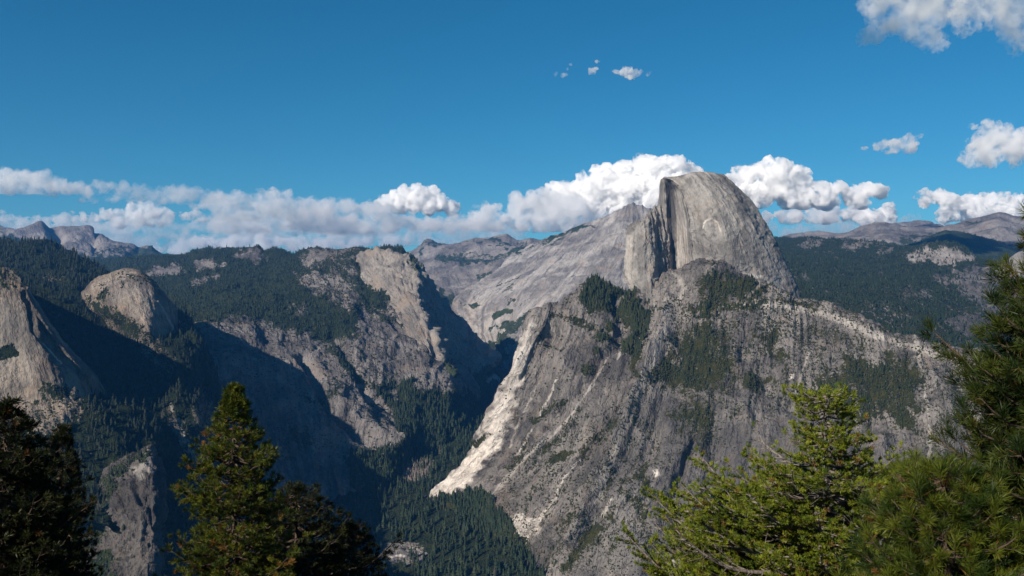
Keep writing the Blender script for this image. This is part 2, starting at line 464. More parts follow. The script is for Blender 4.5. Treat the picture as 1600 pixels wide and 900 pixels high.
# --- forested plateau with bare knobs, and the canyon wall below it
crest = [(-250,440,9500),(60,420,9500),(150,412,9300),(200,404,9000),(235,400,8800),(262,400,8700),(290,402,8500),(305,397,8200),(330,394,8000),(372,389,7900),(400,388,7900),(412,395,7800),(432,392,7700),(450,396,7600),(468,398,7400),(486,389,7200),(512,386,7100),(540,389,7000),(572,393,6900),(600,391,6800),(625,393,6750),(642,404,6500),(655,430,6300),(668,470,6200),(690,530,6100),(760,610,5900)]
o_pl, L_plateau = slope('plateau', [
    [(x, y + (60 if x < 540 else 230), d + (2000 if x < 540 else 900)) for x, y, d in crest], crest,
    [(-250,480,7300),(100,450,7200),(200,430,7000),(290,430,6700),(350,424,6600),(420,430,6500),(500,425,6150),(560,425,6120),(610,425,5900),(650,440,5800),(664,450,5860),(690,500,6400),(760,600,6800)],
    [(-250,520,5600),(100,500,5600),(250,480,5500),(350,468,5500),(430,470,5400),(500,470,5450),(545,470,5480),(575,482,5440),(610,503,5310),(640,527,5130),(664,552,4960),(690,584,4900),(720,600,5100),(760,625,5500)],
    [(-250,560,4700),(150,530,4700),(260,510,4700),(340,500,4700),(400,500,4800),(430,520,4800),(500,535,4850),(560,540,4850),(620,566,4830),(660,594,4720),(700,606,4800),(760,640,5400)],
    [(-250,660,4000),(150,640,4050),(260,600,4050),(340,590,4100),(400,580,4250),(460,600,4250),(520,620,4250),(560,640,4300),(600,640,4480),(640,650,4520),(700,650,4650),(760,680,5000)],
    [(-250,790,3500),(200,760,3500),(300,730,3550),(380,720,3650),(450,710,3800),(520,695,3950),(580,690,4050),(622,690,4150),(650,705,4300),(700,715,4500),(760,730,4400)],
    [(-250,880,3200),(200,850,3200),(400,810,3300),(520,780,3550),(600,760,3800),(650,755,4000),(700,755,4200),(760,760,4200)],
  ], M_cliff, xr=(-250, 770), disp=dict(flow=[('r',16,190,900,4,41)], pos=[('f',40,520,420,5,40),('r',17,190,190,5,44),('r',6,50,60,3,45)],
     lines=[([(470,560,7),(500,600,9),(520,640,10),(555,670,8),(600,700,6)], -70),      # gullies
            ([(520,520,6),(560,585,6),(590,625,6),(625,650,5)], -40),
            ([(560,485,5),(600,500,5),(650,520,5),(690,560,4)], -25),
            ([(480,580,10),(455,560,12),(430,540,10)], 25),
            ([(540,640,14),(580,670,14),(620,695,10)], 35)]),
  masks=[('veg','poly',[(-260,380),(680,380),(640,470),(600,480),(560,480),(560,520),(530,540),(505,538),(480,520),(440,515),(410,500),(360,495),(330,505),(250,500),(150,520),(-260,560)],10,.95),
         ('veg','poly',[(368,400),(382,389),(405,389),(422,403),(402,412),(385,406)],4,.02),
         ('veg','poly',[(294,413),(310,405),(332,405),(350,414),(335,422),(308,421)],3,.0),('veg','poly',[(228,425),(245,413),(270,411),(288,420),(278,430),(238,433)],3,.0),
         ('veg','poly',[(300,442),(315,432),(340,428),(358,430),(330,437),(310,447)],3,.15),
         ('veg','poly',[(466,402),(486,388),(535,385),(555,392),(530,402),(505,412),(478,422)],6,.02),('veg','poly',[(505,415),(540,398),(566,404),(556,424),(525,436)],7,.2),
         ('veg','poly',[(500,412),(540,392),(570,400),(562,425),(530,440),(510,425)],6,.5),
         ('veg','poly',[(462,432),(500,424),(545,434),(556,452),(572,474),(550,484),(510,466),(470,450)],8,.16),
         ('veg','poly',[(455,480),(475,475),(482,486),(465,492)],5,.4),('veg','poly',[(520,530),(560,545),(600,580),(640,600),(620,610),(560,590),(530,560)],9,.28),
         ('veg','line',[(560,480,8),(590,490,6),(625,505,5),(650,515,3)],4,.7),
         ('veg','line',[(520,545,5),(555,590,6),(590,610,9),(620,640,9)],4,.8),
         ('veg','line',[(480,625,8),(510,625,8),(530,605,7)],4,.7),
         ('veg','poly',[(600,600),(650,597),(700,610),(740,620),(770,640),(770,800),(640,800),(560,790),(540,715),(590,705),(638,690),(610,655),(630,625)],6,.97),
         ('veg','poly',[(640,602),(680,592),(720,603),(715,615),(670,613)],4,.1),
         ('veg','poly',[(690,622),(720,620),(760,636),(740,640),(705,632)],4,.5),
         ('veg','poly',[(595,622),(610,640),(618,655),(600,668),(575,640)],4,.2),
         ('veg','poly',[(430,690),(470,665),(500,690),(480,700)],6,.5),
         ('veg','poly',[(-260,560),(100,560),(280,640),(340,720),(320,900),(-260,900)],12,.8),
         ('pale','poly',[(620,675),(635,668),(648,680),(640,690),(628,686)],3,.35)])

# --- the cliffed mountain at the head of the left wall, its far side in shadow
slope('cliff_mountain', [
    [(556, 492, 6555), (580, 484, 6465), (605, 481, 6375), (632, 487, 6285), (648, 498, 6258), (662, 514, 6330), (680, 545, 6645), (722, 590, 7050), (783, 650, 7590)],
    [(556,402,6255),(580,394,6165),(605,391,6075),(632,397,5985),(648,408,5958),(662,424,6030),(680,455,6345),(722,500,6750),(783,560,7290)],
    [(560,415,6030),(580,412,5922),(602,410,5850),(628,415,5787),(654,424,5760),(668,432,5976),(690,475,6300),(728,515,6660),(782,568,7110)],
    [(565,438,5868),(585,436,5778),(606,436,5697),(630,440,5616),(655,448,5580),(670,455,5904),(695,500,6210),(730,530,6525),(775,573,6840)],
    [(590,470,5625),(605,470,5562),(622,470,5472),(642,474,5382),(663,478,5328),(678,490,5742),(700,525,6030),(730,550,6300),(768,578,6570)],
    [(606,495,5445),(625,498,5355),(640,500,5274),(656,504,5202),(672,508,5166),(688,528,5544),(706,550,5760),(730,568,5985),(762,582,6255)],
    [(640,535,5175),(652,540,5112),(662,545,5040),(673,552,5004),(688,560,5004),(702,575,5265),(716,585,5445),(735,592,5625),(760,598,5940)],
    [(655,590,4905),(668,592,4842),(680,594,4770),(695,598,4770),(710,603,4815),(722,608,4950),(735,612,5130),(750,615,5310),(765,620,5580)],
  ], M_watkins, mode='grid', key='watkins', step=1.2, ystep=1.2, disp=dict(flow=[('r',16,110,700,4,61)], pos=[('f',30,170,220,4,62),('r',20,100,90,5,63)],
     lines=[([(676,520,4),(690,560,5),(706,590,5)], -50),([(660,500,3),(668,530,4),(672,560,4)], -30)]),
  masks=[('veg','poly',[(648,396),(668,410),(662,424),(640,418),(636,404)],4,.55),('veg','poly',[(630,600),(700,592),(740,600),(790,560),(790,700),(600,700)],5,.9),
         ('veg','poly',[(640,602),(680,592),(720,603),(715,615),(670,613)],4,.1),('veg','line',[(556,404,3),(560,430,3),(590,465,3),(610,500,2)],4,.5),
         ('veg','line',[(635,405,2),(660,412,4)],4,.6),
         ('veg','poly',[(690,555),(720,580),(760,575),(790,560),(790,600),(700,600)],6,.8)])

# --- right-hand forest plateau and ranges
crest2 = [(1330,372,16500),(1380,356,16000),(1400,350,16000),(1436,345,16000),(1456,349,16000),(1476,356,15500),(1500,352,15500),(1560,345,15500),(1640,345,15500),(1800,350,15500)]
slope('mountain_range', [[(x, y + 40, d + 2000) for x, y, d in crest2], crest2, [(1330,390,14000),(1500,380,14000),(1800,380,14000)], [(1330,430,12000),(1500,430,12000),(1800,430,12000)]],
  M_far, xr=(1330, 1800), disp=dict(pos=[('r',40,800,600,4,71),('f',20,400,300,3,72)]))
crest = [(1160,382,14000),(1200,372,14000),(1225,370,14000),(1258,368,13800),(1268,363,13800),(1290,362,13700),(1300,364,13600),(1318,362,13500),(1338,354,13400),(1352,350,13400),(1366,346,13300),(1380,348,13300),(1400,352,13200),(1420,357,13000),(1445,360,12900),(1470,358,12800),(1486,352,12800),(1500,350,12700),(1515,345,12700),(1530,341,12600),(1545,337,12600),(1562,335,12500),(1580,338,12500),(1600,341,12500),(1660,346,12500),(1800,350,12500)]
slope('mountain_range', [
    [(x, y + 40, d + 2200) for x, y, d in crest], crest,
    [(1160,392,12200),(1250,380,12200),(1340,374,12000),(1380,366,11800),(1440,372,11500),(1500,372,11300),(1560,362,11200),(1640,372,11200),(1800,372,11200)],
    [(1160,420,10500),(1340,400,10300),(1500,395,9900),(1600,395,9800),(1800,400,9800)],
    [(1160,480,8800),(1500,470,8600),(1800,470,8600)],
  ], M_far, xr=(1160, 1800), disp=dict(pos=[('r',45,900,560,5,73),('f',24,330,260,4,74)]),
  masks=[('veg','poly',[(1150,378),(1240,374),(1300,372),(1340,378),(1385,380),(1430,366),(1470,368),(1500,372),(1520,400),(1150,440)],6,.6),
         ('veg','poly',[(1150,386),(1240,380),(1300,385),(1400,384),(1800,400),(1800,500),(1150,500)],6,.9),
         ('veg','poly',[(1430,376),(1470,362),(1500,366),(1560,378),(1620,384),(1620,400),(1430,400)],4,.6),
         ('veg','line',[(1500,353,2),(1520,348,3),(1532,348,2)],2,.4)])
hill = [(1340,402,10200),(1380,394,10200),(1407,388,10300),(1430,379,10300),(1455,369,10300),(1478,361,10300),(1495,361,10300),(1515,364,10200),(1540,372,10100),(1565,381,10000),(1585,391,9900),(1602,404,9800),(1640,420,9700),(1700,440,9700)]
o_hill, L_hill = slope('forested_hill', [[(x, y + 45, d + 1500) for x, y, d in hill], hill,
    [(1340,412,9300),(1480,385,9300),(1560,395,9200),(1640,425,9000),(1700,450,9000)],
    [(1340,440,8300),(1480,425,8300),(1560,425,8200),(1640,445,8000),(1700,480,8000)]],
  M_far, xr=(1340, 1700), disp=dict(pos=[('f',25,300,260,4,75)]), masks=[('veg','all',None,0,1.0)])
crest = [(1130,374,9700),(1200,371,9600),(1222,374,9500),(1245,374,9300),(1262,372,9100),(1290,375,8900),(1320,374,8700),(1345,376,8600),(1370,383,8400),(1392,390,8300),(1412,394,8000),(1440,391,7800),(1462,388,7600),(1486,389,7400),(1510,398,7300),(1535,410,7200),(1560,418,7100),(1600,424,7000),(1680,420,7000),(1800,425,7000)]
o_rf, L_right = slope('forested_slope', [
    [(x, y + 50, d + 2000) for x, y, d in crest], crest,
    [(1130,390,8600),(1250,388,8300),(1350,395,7900),(1440,402,7200),(1520,412,6800),(1600,425,6600),(1800,440,6500)],
    [(1130,420,7000),(1250,416,6900),(1350,422,6700),(1440,425,6500),(1520,440,6200),(1600,450,6000),(1800,460,6000)],
    [(1130,470,5500),(1250,462,5400),(1350,470,5200),(1440,478,5100),(1520,492,5000),(1600,500,5000),(1800,510,4900)],
    [(1130,540,4500),(1250,530,4300),(1350,545,4200),(1440,560,4100),(1520,572,4000),(1600,590,3900),(1800,600,3900)],
    [(1130,640,3900),(1350,640,3800),(1520,660,3700),(1600,670,3700),(1800,680,3600)],
  ], M_cliff, xr=(1130, 1800), disp=dict(pos=[('f',40,600,420,5,81),('r',16,150,110,4,82)],
      lines=[([(1420,405,12),(1460,395,14),(1500,402,12)], 25)]),
  masks=[('veg','all',None,0,.74),
         ('veg','poly',[(1418,402),(1435,392),(1470,385),(1500,390),(1522,405),(1500,412),(1460,408),(1430,410)],5,.12),
         ('pale','poly',[(1418,402),(1435,392),(1470,385),(1500,390),(1522,405),(1500,412),(1460,408),(1430,410)],4,.22),
         ('veg','poly',[(1245,383),(1265,372),(1285,374),(1280,385),(1262,388)],3,.1),('veg','poly',[(1315,378),(1345,371),(1385,380),(1350,384),(1330,390),(1318,385)],5,.35),
         ('veg','poly',[(1358,400),(1375,392),(1400,386),(1385,396)],3,.15),('veg','poly',[(1240,432),(1260,430),(1285,440),(1270,445)],4,.4),
         ('veg','poly',[(1465,432),(1500,425),(1545,410),(1640,420),(1640,500),(1540,490),(1520,470),(1490,450)],8,.22),
         ('stain','poly',[(1500,455),(1530,440),(1620,440),(1620,490),(1550,485)],8,.45),
         ('veg','poly',[(1478,500),(1500,490),(1530,490),(1560,500),(1560,525),(1500,520)],5,.1),('stain','poly',[(1478,500),(1500,490),(1530,490),(1560,500),(1560,525),(1500,520)],5,.6),
         ('veg','poly',[(1400,450),(1430,445),(1460,460),(1440,470),(1410,465)],7,.5),('veg','poly',[(1330,470),(1380,475),(1420,500),(1380,500)],7,.55),
         ('veg','poly',[(1255,485),(1300,480),(1360,505),(1320,510)],7,.5)])
slope('granite_dome', [[(1545,440,6900),(1575,412,7100),(1590,402,7200),(1605,396,7200),(1640,400,7200),(1700,430,7200)],
    [(1565,416,6700),(1575,405,6700),(1588,397,6650),(1603,391,6600),(1640,394,6600),(1700,420,6700)],
    [(1555,425,6500),(1572,420,6400),(1590,420,6350),(1608,420,6300),(1640,420,6300),(1710,440,6400)],
    [(1550,450,6300),(1572,450,6200),(1590,450,6150),(1608,450,6100),(1640,450,6100),(1710,470,6200)]],
  M_dome, mode='grid', disp=dict(pos=[('f',8,100,100,3,85)]))

# --- valley floor
o_vf, L_valley = slope('valley_floor', [
    [(600,560,8200),(700,560,8300),(790,565,8400),(900,570,8200),(1000,575,8000)],
    [(500,600,6000),(650,590,6100),(760,592,6300),(860,592,6200),(1000,590,6200)],
    [(400,650,5000),(600,640,5050),(700,640,5100),(800,640,5100),(1000,650,5000)],
    [(300,710,4250),(560,705,4300),(680,705,4350),(780,705,4300),(1000,710,4200)],
    [(200,790,3550),(500,785,3600),(650,785,3650),(780,785,3650),(1000,790,3600)],
    [(150,850,3300),(500,850,3320),(650,850,3340),(780,850,3340),(1000,850,3300)],
    [(0,990,2700),(500,990,2700),(650,990,2700),(780,990,2700),(1100,990,2700)],
  ], M_cliff, xr=(200, 1000), disp=dict(pos=[('f',14,500,500,4,91)]),
  masks=[('veg','all',None,0,.97),
         ('veg','poly',[(755,590),(775,582),(782,592),(768,600),(760,604)],4,.1),('pale','poly',[(760,592),(773,585),(779,592),(768,602)],3,.5),
         ('veg','poly',[(595,747),(622,730),(660,722),(665,745),(620,758)],7,.45),
         ('veg','poly',[(588,868),(600,850),(650,846),(668,862),(660,880),(600,884)],3,.38),
         ('pale','line',[(592,864,1.2),(600,867,1.4),(612,870,1.8),(632,868,1.8)],1.5,.9),('pale','line',[(628,851,1.0),(645,856,1.3),(658,862,1.6),(650,870,1.2)],2,.45),
         ('pale','line',[(655,900,1.6),(664,893,1.6),(672,888,1.4)],2,.8)])

# --- the great half dome: rounded body, sheer face, left shoulder, and the slope it stands on
o_body, L_body = slope('granite_dome', [
    [(1052, 303, 4310),(1050,300,4250),(1065,290,4250),(1085,285,4250),(1100,285,4250),(1120,290,4300),(1110,300,4500)],
    [(1038, 281, 4045),(1036,278,3985),(1060,275,3960),(1082,270,3955),(1104,269,3965),(1128,274,4010),(1124,285,4200)],
    [(1048, 288, 4060),(1052,284,3940),(1072,282,3900),(1092,279,3890),(1118,280,3910),(1146,287,4000),(1138,296,4250)],
    [(1063, 303, 4050),(1066,302,3900),(1086,302,3850),(1110,302,3825),(1140,303,3860),(1170,308,3980),(1158,318,4280)],
    [(1074, 343, 4000),(1077,342,3850),(1101,345,3780),(1130,346,3755),(1165,346,3815),(1196,348,3960),(1182,355,4330)],
    [(1079, 386, 3970),(1082,385,3820),(1110,392,3735),(1145,395,3715),(1187,396,3780),(1220,394,3940),(1204,402,4370)],
    [(1081, 413, 3950),(1084,412,3800),(1115,418,3720),(1150,428,3690),(1200,434,3755),(1239,434,3930),(1222,442,4420)],
    [(1083, 441, 3930),(1086,440,3780),(1120,450,3690),(1160,465,3660),(1210,475,3715),(1254,466,3900),(1240,476,4450)],
    [(1087, 501, 3910),(1090,500,3760),(1125,510,3670),(1165,520,3640),(1215,530,3700),(1264,510,3900),(1250,530,4480)],
  ], M_dome, mode='grid', step=1.0, ystep=1.0, disp=dict(flow=[('r',2.2,60,620,4,101)], pos=[('f',9,120,150,4,102),('r',3.2,40,26,4,103)],
     lines=[([(1098,352,1.5),(1105,345,2),(1115,343,2.5),(1124,350,2),(1126,362,1.5)], 5),
            ([(1100,372,4),(1110,380,5),(1120,395,4)], -8),([(1090,300,4),(1085,330,4),(1088,370,4)], 5),
            ([(1150,300,3),(1180,330,3),(1205,370,2)], -4)]),
  masks=[('stain','line',[(1112,352,3),(1113,362,3),(1110,372,2)],3,.4),
         ('pale','line',[(1098,356,1),(1104,346,1.3),(1114,343,1.6),(1123,350,1.3),(1126,360,1)],2,.55),
         ('pale','poly',[(1100,330),(1112,322),(1120,330),(1108,338)],4,.28),('pale','poly',[(1040,280),(1075,277),(1070,292),(1060,296)],5,.3),
         ('pale','line',[(1110,415,3),(1130,425,4),(1150,428,4),(1190,432,3)],4,.3),
         ('stain','line',[(1095,385,3),(1108,392,4),(1118,402,2)],3,.4)])
slope('granite_dome', [
    [(1046,300,4250),(1048,300,4230),(1050,300,4220),(1054,300,4210),(1060,300,4200),(1066,300,4200)],
    [(1033,280,4010),(1035.5,279,3995),(1038.5,278.5,3988),(1042,279,3985),(1046,280.5,3975),(1051,283.5,3946)],
    [(1030,300,4060),(1034,299,4020),(1040,299,3995),(1046,299,4005),(1054,299,3985),(1065,301,3903)],
    [(1025,345,4120),(1033,345,4050),(1041,345,3990),(1049,345,4020),(1061,344,3985),(1077,342,3852)],
    [(1020,395,4170),(1031,395,4060),(1042,394,3960),(1051,393,4000),(1064,390,3960),(1082,386,3822)],
    [(1014,435,4170),(1028,434,4040),(1042,430,3920),(1052,425,3970),(1066,420,3930),(1084,413,3802)],
    [(1008,500,4100),(1026,490,3960),(1042,475,3850),(1054,470,3880),(1070,465,3860),(1086,460,3790)],
  ], rock_material('face granite', light=(.29,.27,.245), dark=(.16,.15,.145), big=160, fine=7, streak=1.0, su=9, svv=520, sdark=(.05,.05,.053), bump=4, crack=.2, veg_noise=9),
  mode='grid', step=.8, ystep=.9, disp=dict(flow=[('r',3,22,600,4,111)], pos=[('f',3,60,140,3,112)]),
  masks=[('stain','poly',[(1037,281),(1049,285),(1055,300),(1058,345),(1056,380),(1057,402),(1045,402),(1044,370),(1042,330),(1040,300)],3,.92),
         ('pale','poly',[(1059,300),(1066,303),(1074,345),(1078,385),(1080,408),(1062,408),(1058,390)],4,.22),
         ('stain','line',[(1050,290,2),(1054,340,2),(1056,400,2)],2,.8),('stain','line',[(1066,310,2),(1076,350,2),(1080,400,1.5)],2,.5),
         ('pale','line',[(1047,342,1.3),(1048,352,1.6),(1048,362,1.2)],1,.5)])
slope('shoulder_cliff', [
    [(1000,400,4500),(1010,395,4450),(1020,390,4400),(1028,385,4380),(1036,380,4360),(1044,380,4350)],
    [(984,356,3990),(992,350,3960),(1001,346,3930),(1012,338,3960),(1022,322,4020),(1040,320,4060)],
    [(980,372,3920),(990,366,3870),(1002,364,3840),(1014,362,3850),(1026,360,3930),(1043,360,3990)],
    [(975,402,3880),(988,400,3820),(1002,400,3790),(1016,400,3790),(1030,400,3860),(1046,402,3930)],
    [(974,430,3860),(988,434,3790),(1003,436,3760),(1017,438,3750),(1031,438,3800),(1048,432,3890)],
    [(988,452,3810),(998,458,3760),(1009,462,3720),(1021,466,3690),(1034,466,3720),(1052,455,3830)],
    [(1002,476,3780),(1010,482,3720),(1018,488,3670),(1028,492,3620),(1040,492,3660),(1056,485,3760)],
    [(1000,520,3700),(1006,530,3640),(1014,538,3580),(1024,540,3530),(1038,540,3570),(1056,535,3680)],
    [(980,600,3560),(988,606,3510),(996,612,3460),(1006,614,3420),(1022,612,3450),(1046,600,3560)],
  ], M_dome, mode='grid', step=1.0, ystep=1.0, disp=dict(flow=[('r',8,40,420,5,121)], pos=[('f',9,70,160,4,122),('r',5,26,40,3,123)]),
  masks=[('pale','poly',[(980,370),(992,375),(990,440),(976,430),(976,400)],4,.25),('pale','line',[(988,455,2),(1002,468,3),(1018,484,2)],2,.5),
         ('pale','line',[(1046,440,2),(1048,460,3),(1040,480,3),(1034,500,2)],2,.4),('stain','line',[(1000,370,6),(1002,400,8),(1004,440,6)],5,.35)])

row0 = [(852,520,4350),(842,487,3800),(870,478,3800),(925,436,3900),(985,462,3830),(1045,425,3830),(1112,414,3690),(1200,444,3620),(1292,476,3560),(1400,517,3400),(1520,552,3200),(1760,640,3000)]
back = [(900,600,4500),(880,540,4200),(900,520,4300),(950,500,4400),(1000,500,4400),(1060,480,4400),(1120,460,4400),(1210,500,4400),(1300,560,4250),(1400,610,4000),(1500,660,3800),(1700,760,3600)]
o_bs, L_base = slope('mountainside', [back, row0,
    [(835,575,4280),(822,520,3700),(852,520,3690),(905,495,3680),(965,510,3640),(1030,490,3610),(1095,470,3570),(1195,500,3500),(1295,520,3430),(1404,550,3280),(1524,585,3080),(1765,680,2900)],
    [(815,640,4200),(800,564,3650),(836,572,3610),(885,570,3520),(945,575,3460),(1010,570,3400),(1080,560,3380),(1190,565,3370),(1298,580,3280),(1410,605,3120),(1530,640,2950),(1770,740,2780)],
    [(790,690,4100),(780,610,3640),(812,640,3560),(862,650,3420),(920,650,3340),(985,650,3260),(1065,645,3230),(1185,650,3200),(1300,660,3130),(1415,680,2990),(1535,710,2840),(1775,800,2660)],
    [(770,730,4050),(757,655,3650),(775,710,3580),(830,722,3370),(890,730,3260),(960,735,3150),(1045,735,3100),(1178,740,3060),(1300,745,3010),(1420,760,2880),(1545,790,2740),(1780,870,2560)],
    [(730,760,4000),(712,728,3720),(718,765,3640),(790,778,3440),(850,795,3240),(922,805,3080),(1020,810,3000),(1168,820,2940),(1300,825,2900),(1425,840,2790),(1555,860,2650),(1790,930,2480)],
    [(690,790,3950),(664,777,3720),(690,797,3610),(752,830,3440),(810,870,3260),(885,880,3050),(1000,885,2920),(1160,895,2840),(1300,900,2800),(1430,915,2690),(1570,930,2560),(1800,1000,2400)],
    [(640,830,3800),(630,820,3650),(650,850,3500),(710,900,3300),(770,960,3100),(850,975,2900),(980,985,2780),(1150,990,2700),(1300,990,2660),(1440,1000,2560),(1590,1020,2440),(1810,1080,2300)],
  ], M_slope, mode='grid', step=1.35, ystep=1.35,
  disp=dict(flow=[('r',15,170,1100,4,131),('f',20,150,1000,4,138),('r',6,34,300,3,132)], pos=[('f',32,240,240,4,133),('r',5,60,80,4,134)],
     lines=[([(958,470,7),(975,500,9),(960,540,8),(930,580,6),(880,640,7),(820,700,7),(770,760,6)], -46),
            ([(1005,560,5),(970,620,6),(930,680,6),(890,740,7),(850,800,6),(800,860,5)], -32),
            ([(1046,470,10),(1036,520,11),(1015,570,12),(985,640,12),(962,700,11),(935,770,10),(905,850,9)], 62),([(1062,520,10),(1050,590,12),(1030,640,12),(1012,720,12)], -35),([(975,770,30),(975,850,30)], 32),([(1240,700,30),(1240,800,30)], 35),([(1120,640,16),(1110,760,18),(1100,850,18)], -24),([(1170,600,10),(1160,700,12),(1150,800,12)], 22),
            ([(1085,690,5),(1060,740,7),(1050,800,6),(1070,880,5)], -30),
            ([(838,500,8),(815,560,9),(790,610,9),(770,650,8)], 24),
            ([(860,520,5),(840,600,6),(800,680,6),(770,730,5)], -24),
            ([(1160,560,10),(1200,600,12),(1240,640,10)], -22),
            ([(1380,690,14),(1340,720,14),(1320,760,10)], 32),([(1280,640,12),(1320,670,12),(1360,670,10)], -19),
            ([(1455,590,12),(1480,620,12),(1480,680,12)], 27)]),
  masks=[('stain','poly',[(1000,640),(1080,600),(1200,640),(1320,660),(1520,720),(1560,980),(860,980),(900,820),(960,700)],40,.38),
         ('stain','poly',[(1010,640),(1060,620),(1080,700),(1050,760),(1015,740)],12,.5),
         ('pale','line',[(1044,470,7),(1034,520,9),(1012,575,9),(985,640,9),(960,700,9),(930,780,8)],9,.22),
         ('pale','poly',[(940,780),(1000,760),(1015,830),(990,900),(950,900)],14,.12),('pale','poly',[(905,640),(960,600),(985,620),(940,690),(890,720)],14,.14),
         # scattered scrub everywhere on the upper benches
         ('veg','poly',[(1040,480),(1100,420),(1200,450),(1300,480),(1420,520),(1540,556),(1540,640),(1480,720),(1250,640),(1150,660),(1040,600)],20,.30),
         ('veg','poly',[(1050,640),(1110,600),(1130,700),(1060,710)],14,.40),
         ('veg','poly',[(820,700),(1000,600),(1060,740),(1000,900),(860,900),(760,800)],24,.26),
         ('veg','poly',[(905,470),(915,440),(945,430),(975,428),(990,460),(960,470),(955,485),(925,492)],4,1.0),
         ('veg','poly',[(975,455),(1000,470),(1020,488),(1012,510),(1000,540),(985,558),(972,545),(985,515),(968,500),(950,520),(948,540),(930,545),(940,520),(960,495)],8,.8),
         ('veg','poly',[(1100,432),(1118,424),(1145,432),(1175,436),(1198,450),(1188,464),(1130,466),(1098,450)],12,.78),
         ('veg','poly',[(1085,480),(1110,455),(1140,460),(1150,475),(1130,485),(1110,500),(1095,500)],10,.7),('veg','line',[(1140,480,6),(1180,482,5),(1190,470,5),(1240,472,5),(1290,482,3)],5,0.66),
         ('veg','poly',[(1000,600),(1030,570),(1050,550),(1070,520),(1090,508),(1120,515),(1135,545),(1140,580),(1125,600),(1080,615),(1040,605)],18,.76),
         ('veg','poly',[(1150,590),(1175,580),(1205,592),(1190,606),(1160,605)],6,.8),
         ('veg','poly',[(1255,612),(1290,590),(1320,565),(1350,555),(1400,560),(1440,580),(1435,610),(1425,640),(1440,680),(1400,670),(1380,650),(1330,665),(1290,650),(1260,640)],22,.72),
         ('veg','poly',[(1185,525),(1205,520),(1225,545),(1235,560),(1205,560),(1190,545)],8,.6),
         ('veg','poly',[(905,575),(920,565),(930,580),(915,590)],4,.9),('veg','line',[(930,690,6),(950,670,7),(965,655,3)],4,0.66),
         ('veg','line',[(975,770,9),(1000,790,9),(1010,820,6)],6,0.66),('veg','line',[(860,720,7),(880,712,7),(900,705,5)],5,0.66),
         ('veg','line',[(830,660,5),(860,640,7),(885,625,4)],5,0.66),('veg','line',[(960,745,6),(945,765,5)],4,0.66),
         ('veg','line',[(905,860,9),(930,830,9),(880,890,9)],7,0.66),
         ('veg','poly',[(640,800),(665,782),(700,782),(745,765),(775,790),(800,815),(815,845),(830,880),(840,960),(600,960)],5,1.0),
         ('veg','line',[(745,690,7),(730,700,6),(760,680,6)],4,0.66),('veg','line',[(795,735,6),(815,715,8),(820,690,6)],5,0.66),
         ('veg','line',[(862,492,4),(890,498,5),(925,512,5),(955,532,4)],5,0.66),('veg','line',[(838,520,3),(850,540,4),(880,545,3)],4,0.60),
         ('veg','line',[(1010,500,5),(1000,540,7),(985,575,6),(1000,590,5)],6,0.66),('veg','line',[(905,640,4),(890,665,6),(868,690,6),(850,705,5)],6,0.62),
         ('veg','line',[(1015,720,6),(1000,740,8),(1010,770,8)],7,0.66),('veg','line',[(940,830,8),(960,810,7),(930,850,8)],7,0.62),('veg','line',[(870,830,7),(890,810,6),(915,800,5)],6,0.62),
         ('veg','line',[(1010,840,5),(1040,860,8),(1030,885,7)],7,0.60),('veg','poly',[(1060,650),(1100,610),(1120,660),(1110,720),(1070,700)],12,.55),
         # fresh pale rockfall and pale runnels
         ('pale','poly',[(662,778),(690,748),(715,722),(745,690),(757,650),(770,625),(785,600),(795,560),(812,525),(830,505),(834,520),(822,560),(812,600),(800,640),(790,680),(768,710),(745,735),(725,760),(700,768)],7,.72),
         ('pale','poly',[(664,778),(700,742),(730,715),(760,690),(770,640),(790,622),(792,650),(775,700),(750,728),(725,765),(695,772)],5,1.0),
         ('pale','line',[(870,590,1.2),(858,620,1.6),(845,645,1.8),(832,668,1.3),(820,692,1.6),(808,712,1.5)],2,.6),('pale','line',[(985,655,1),(960,700,1.3),(948,725,1)],2,.4),('pale','line',[(840,600,1),(815,650,1.3),(795,700,1)],2,.4),
         ('pale','line',[(950,560,1.2),(938,580,1.6),(925,602,2),(905,630,1.5),(888,655,2.2),(865,678,1.6),(845,694,2.6),(822,712,3.5),(806,732,2.4),(790,748,4),(772,770,2)],2.5,.38),
         ('pale','line',[(905,720,1),(890,735,1.4),(876,756,1.8),(868,775,1.5),(858,792,2.4),(838,815,4),(815,835,7)],2.5,.7),
         ('pale','poly',[(800,800),(830,810),(845,825),(815,850),(790,858),(800,830)],4,.7),
         ('pale','line',[(985,490,2),(990,520,2),(965,560,2)],2,.5),('pale','line',[(955,780,2),(945,800,3),(940,808,2)],2,.6),
         ('pale','poly',[(1020,735),(1030,730),(1030,742),(1022,745)],2,.8),('pale','poly',[(1232,585),(1240,585),(1240,591),(1234,592)],1,1.0),
         ('pale','line',[(1430,520,4),(1450,640,2),(1455,700,3),(1445,740,3)],3,.25),('pale','line',[(1265,550,2),(1250,590,2),(1245,610,2)],3,.3),
         ('pale','line',[(1130,480,3),(1220,475,6),(1300,495,6),(1400,535,6),(1500,565,6)],6,.35),
         ('pale','poly',[(1040,880),(1060,860),(1070,880),(1060,900),(1040,900)],4,.4),
         ('pale','line',[(1050,425,2),(1062,435,4),(1070,450,5),(1060,470,4)],4,.3),
         ('stain','poly',[(1000,700),(1020,650),(1050,660),(1040,700),(1020,740)],8,.3),('stain','line',[(1065,820,2),(1075,860,2),(1085,900,2)],2,.9),
         ('stain','line',[(1050,800,2),(1062,830,2),(1068,850,2)],2,.8)])

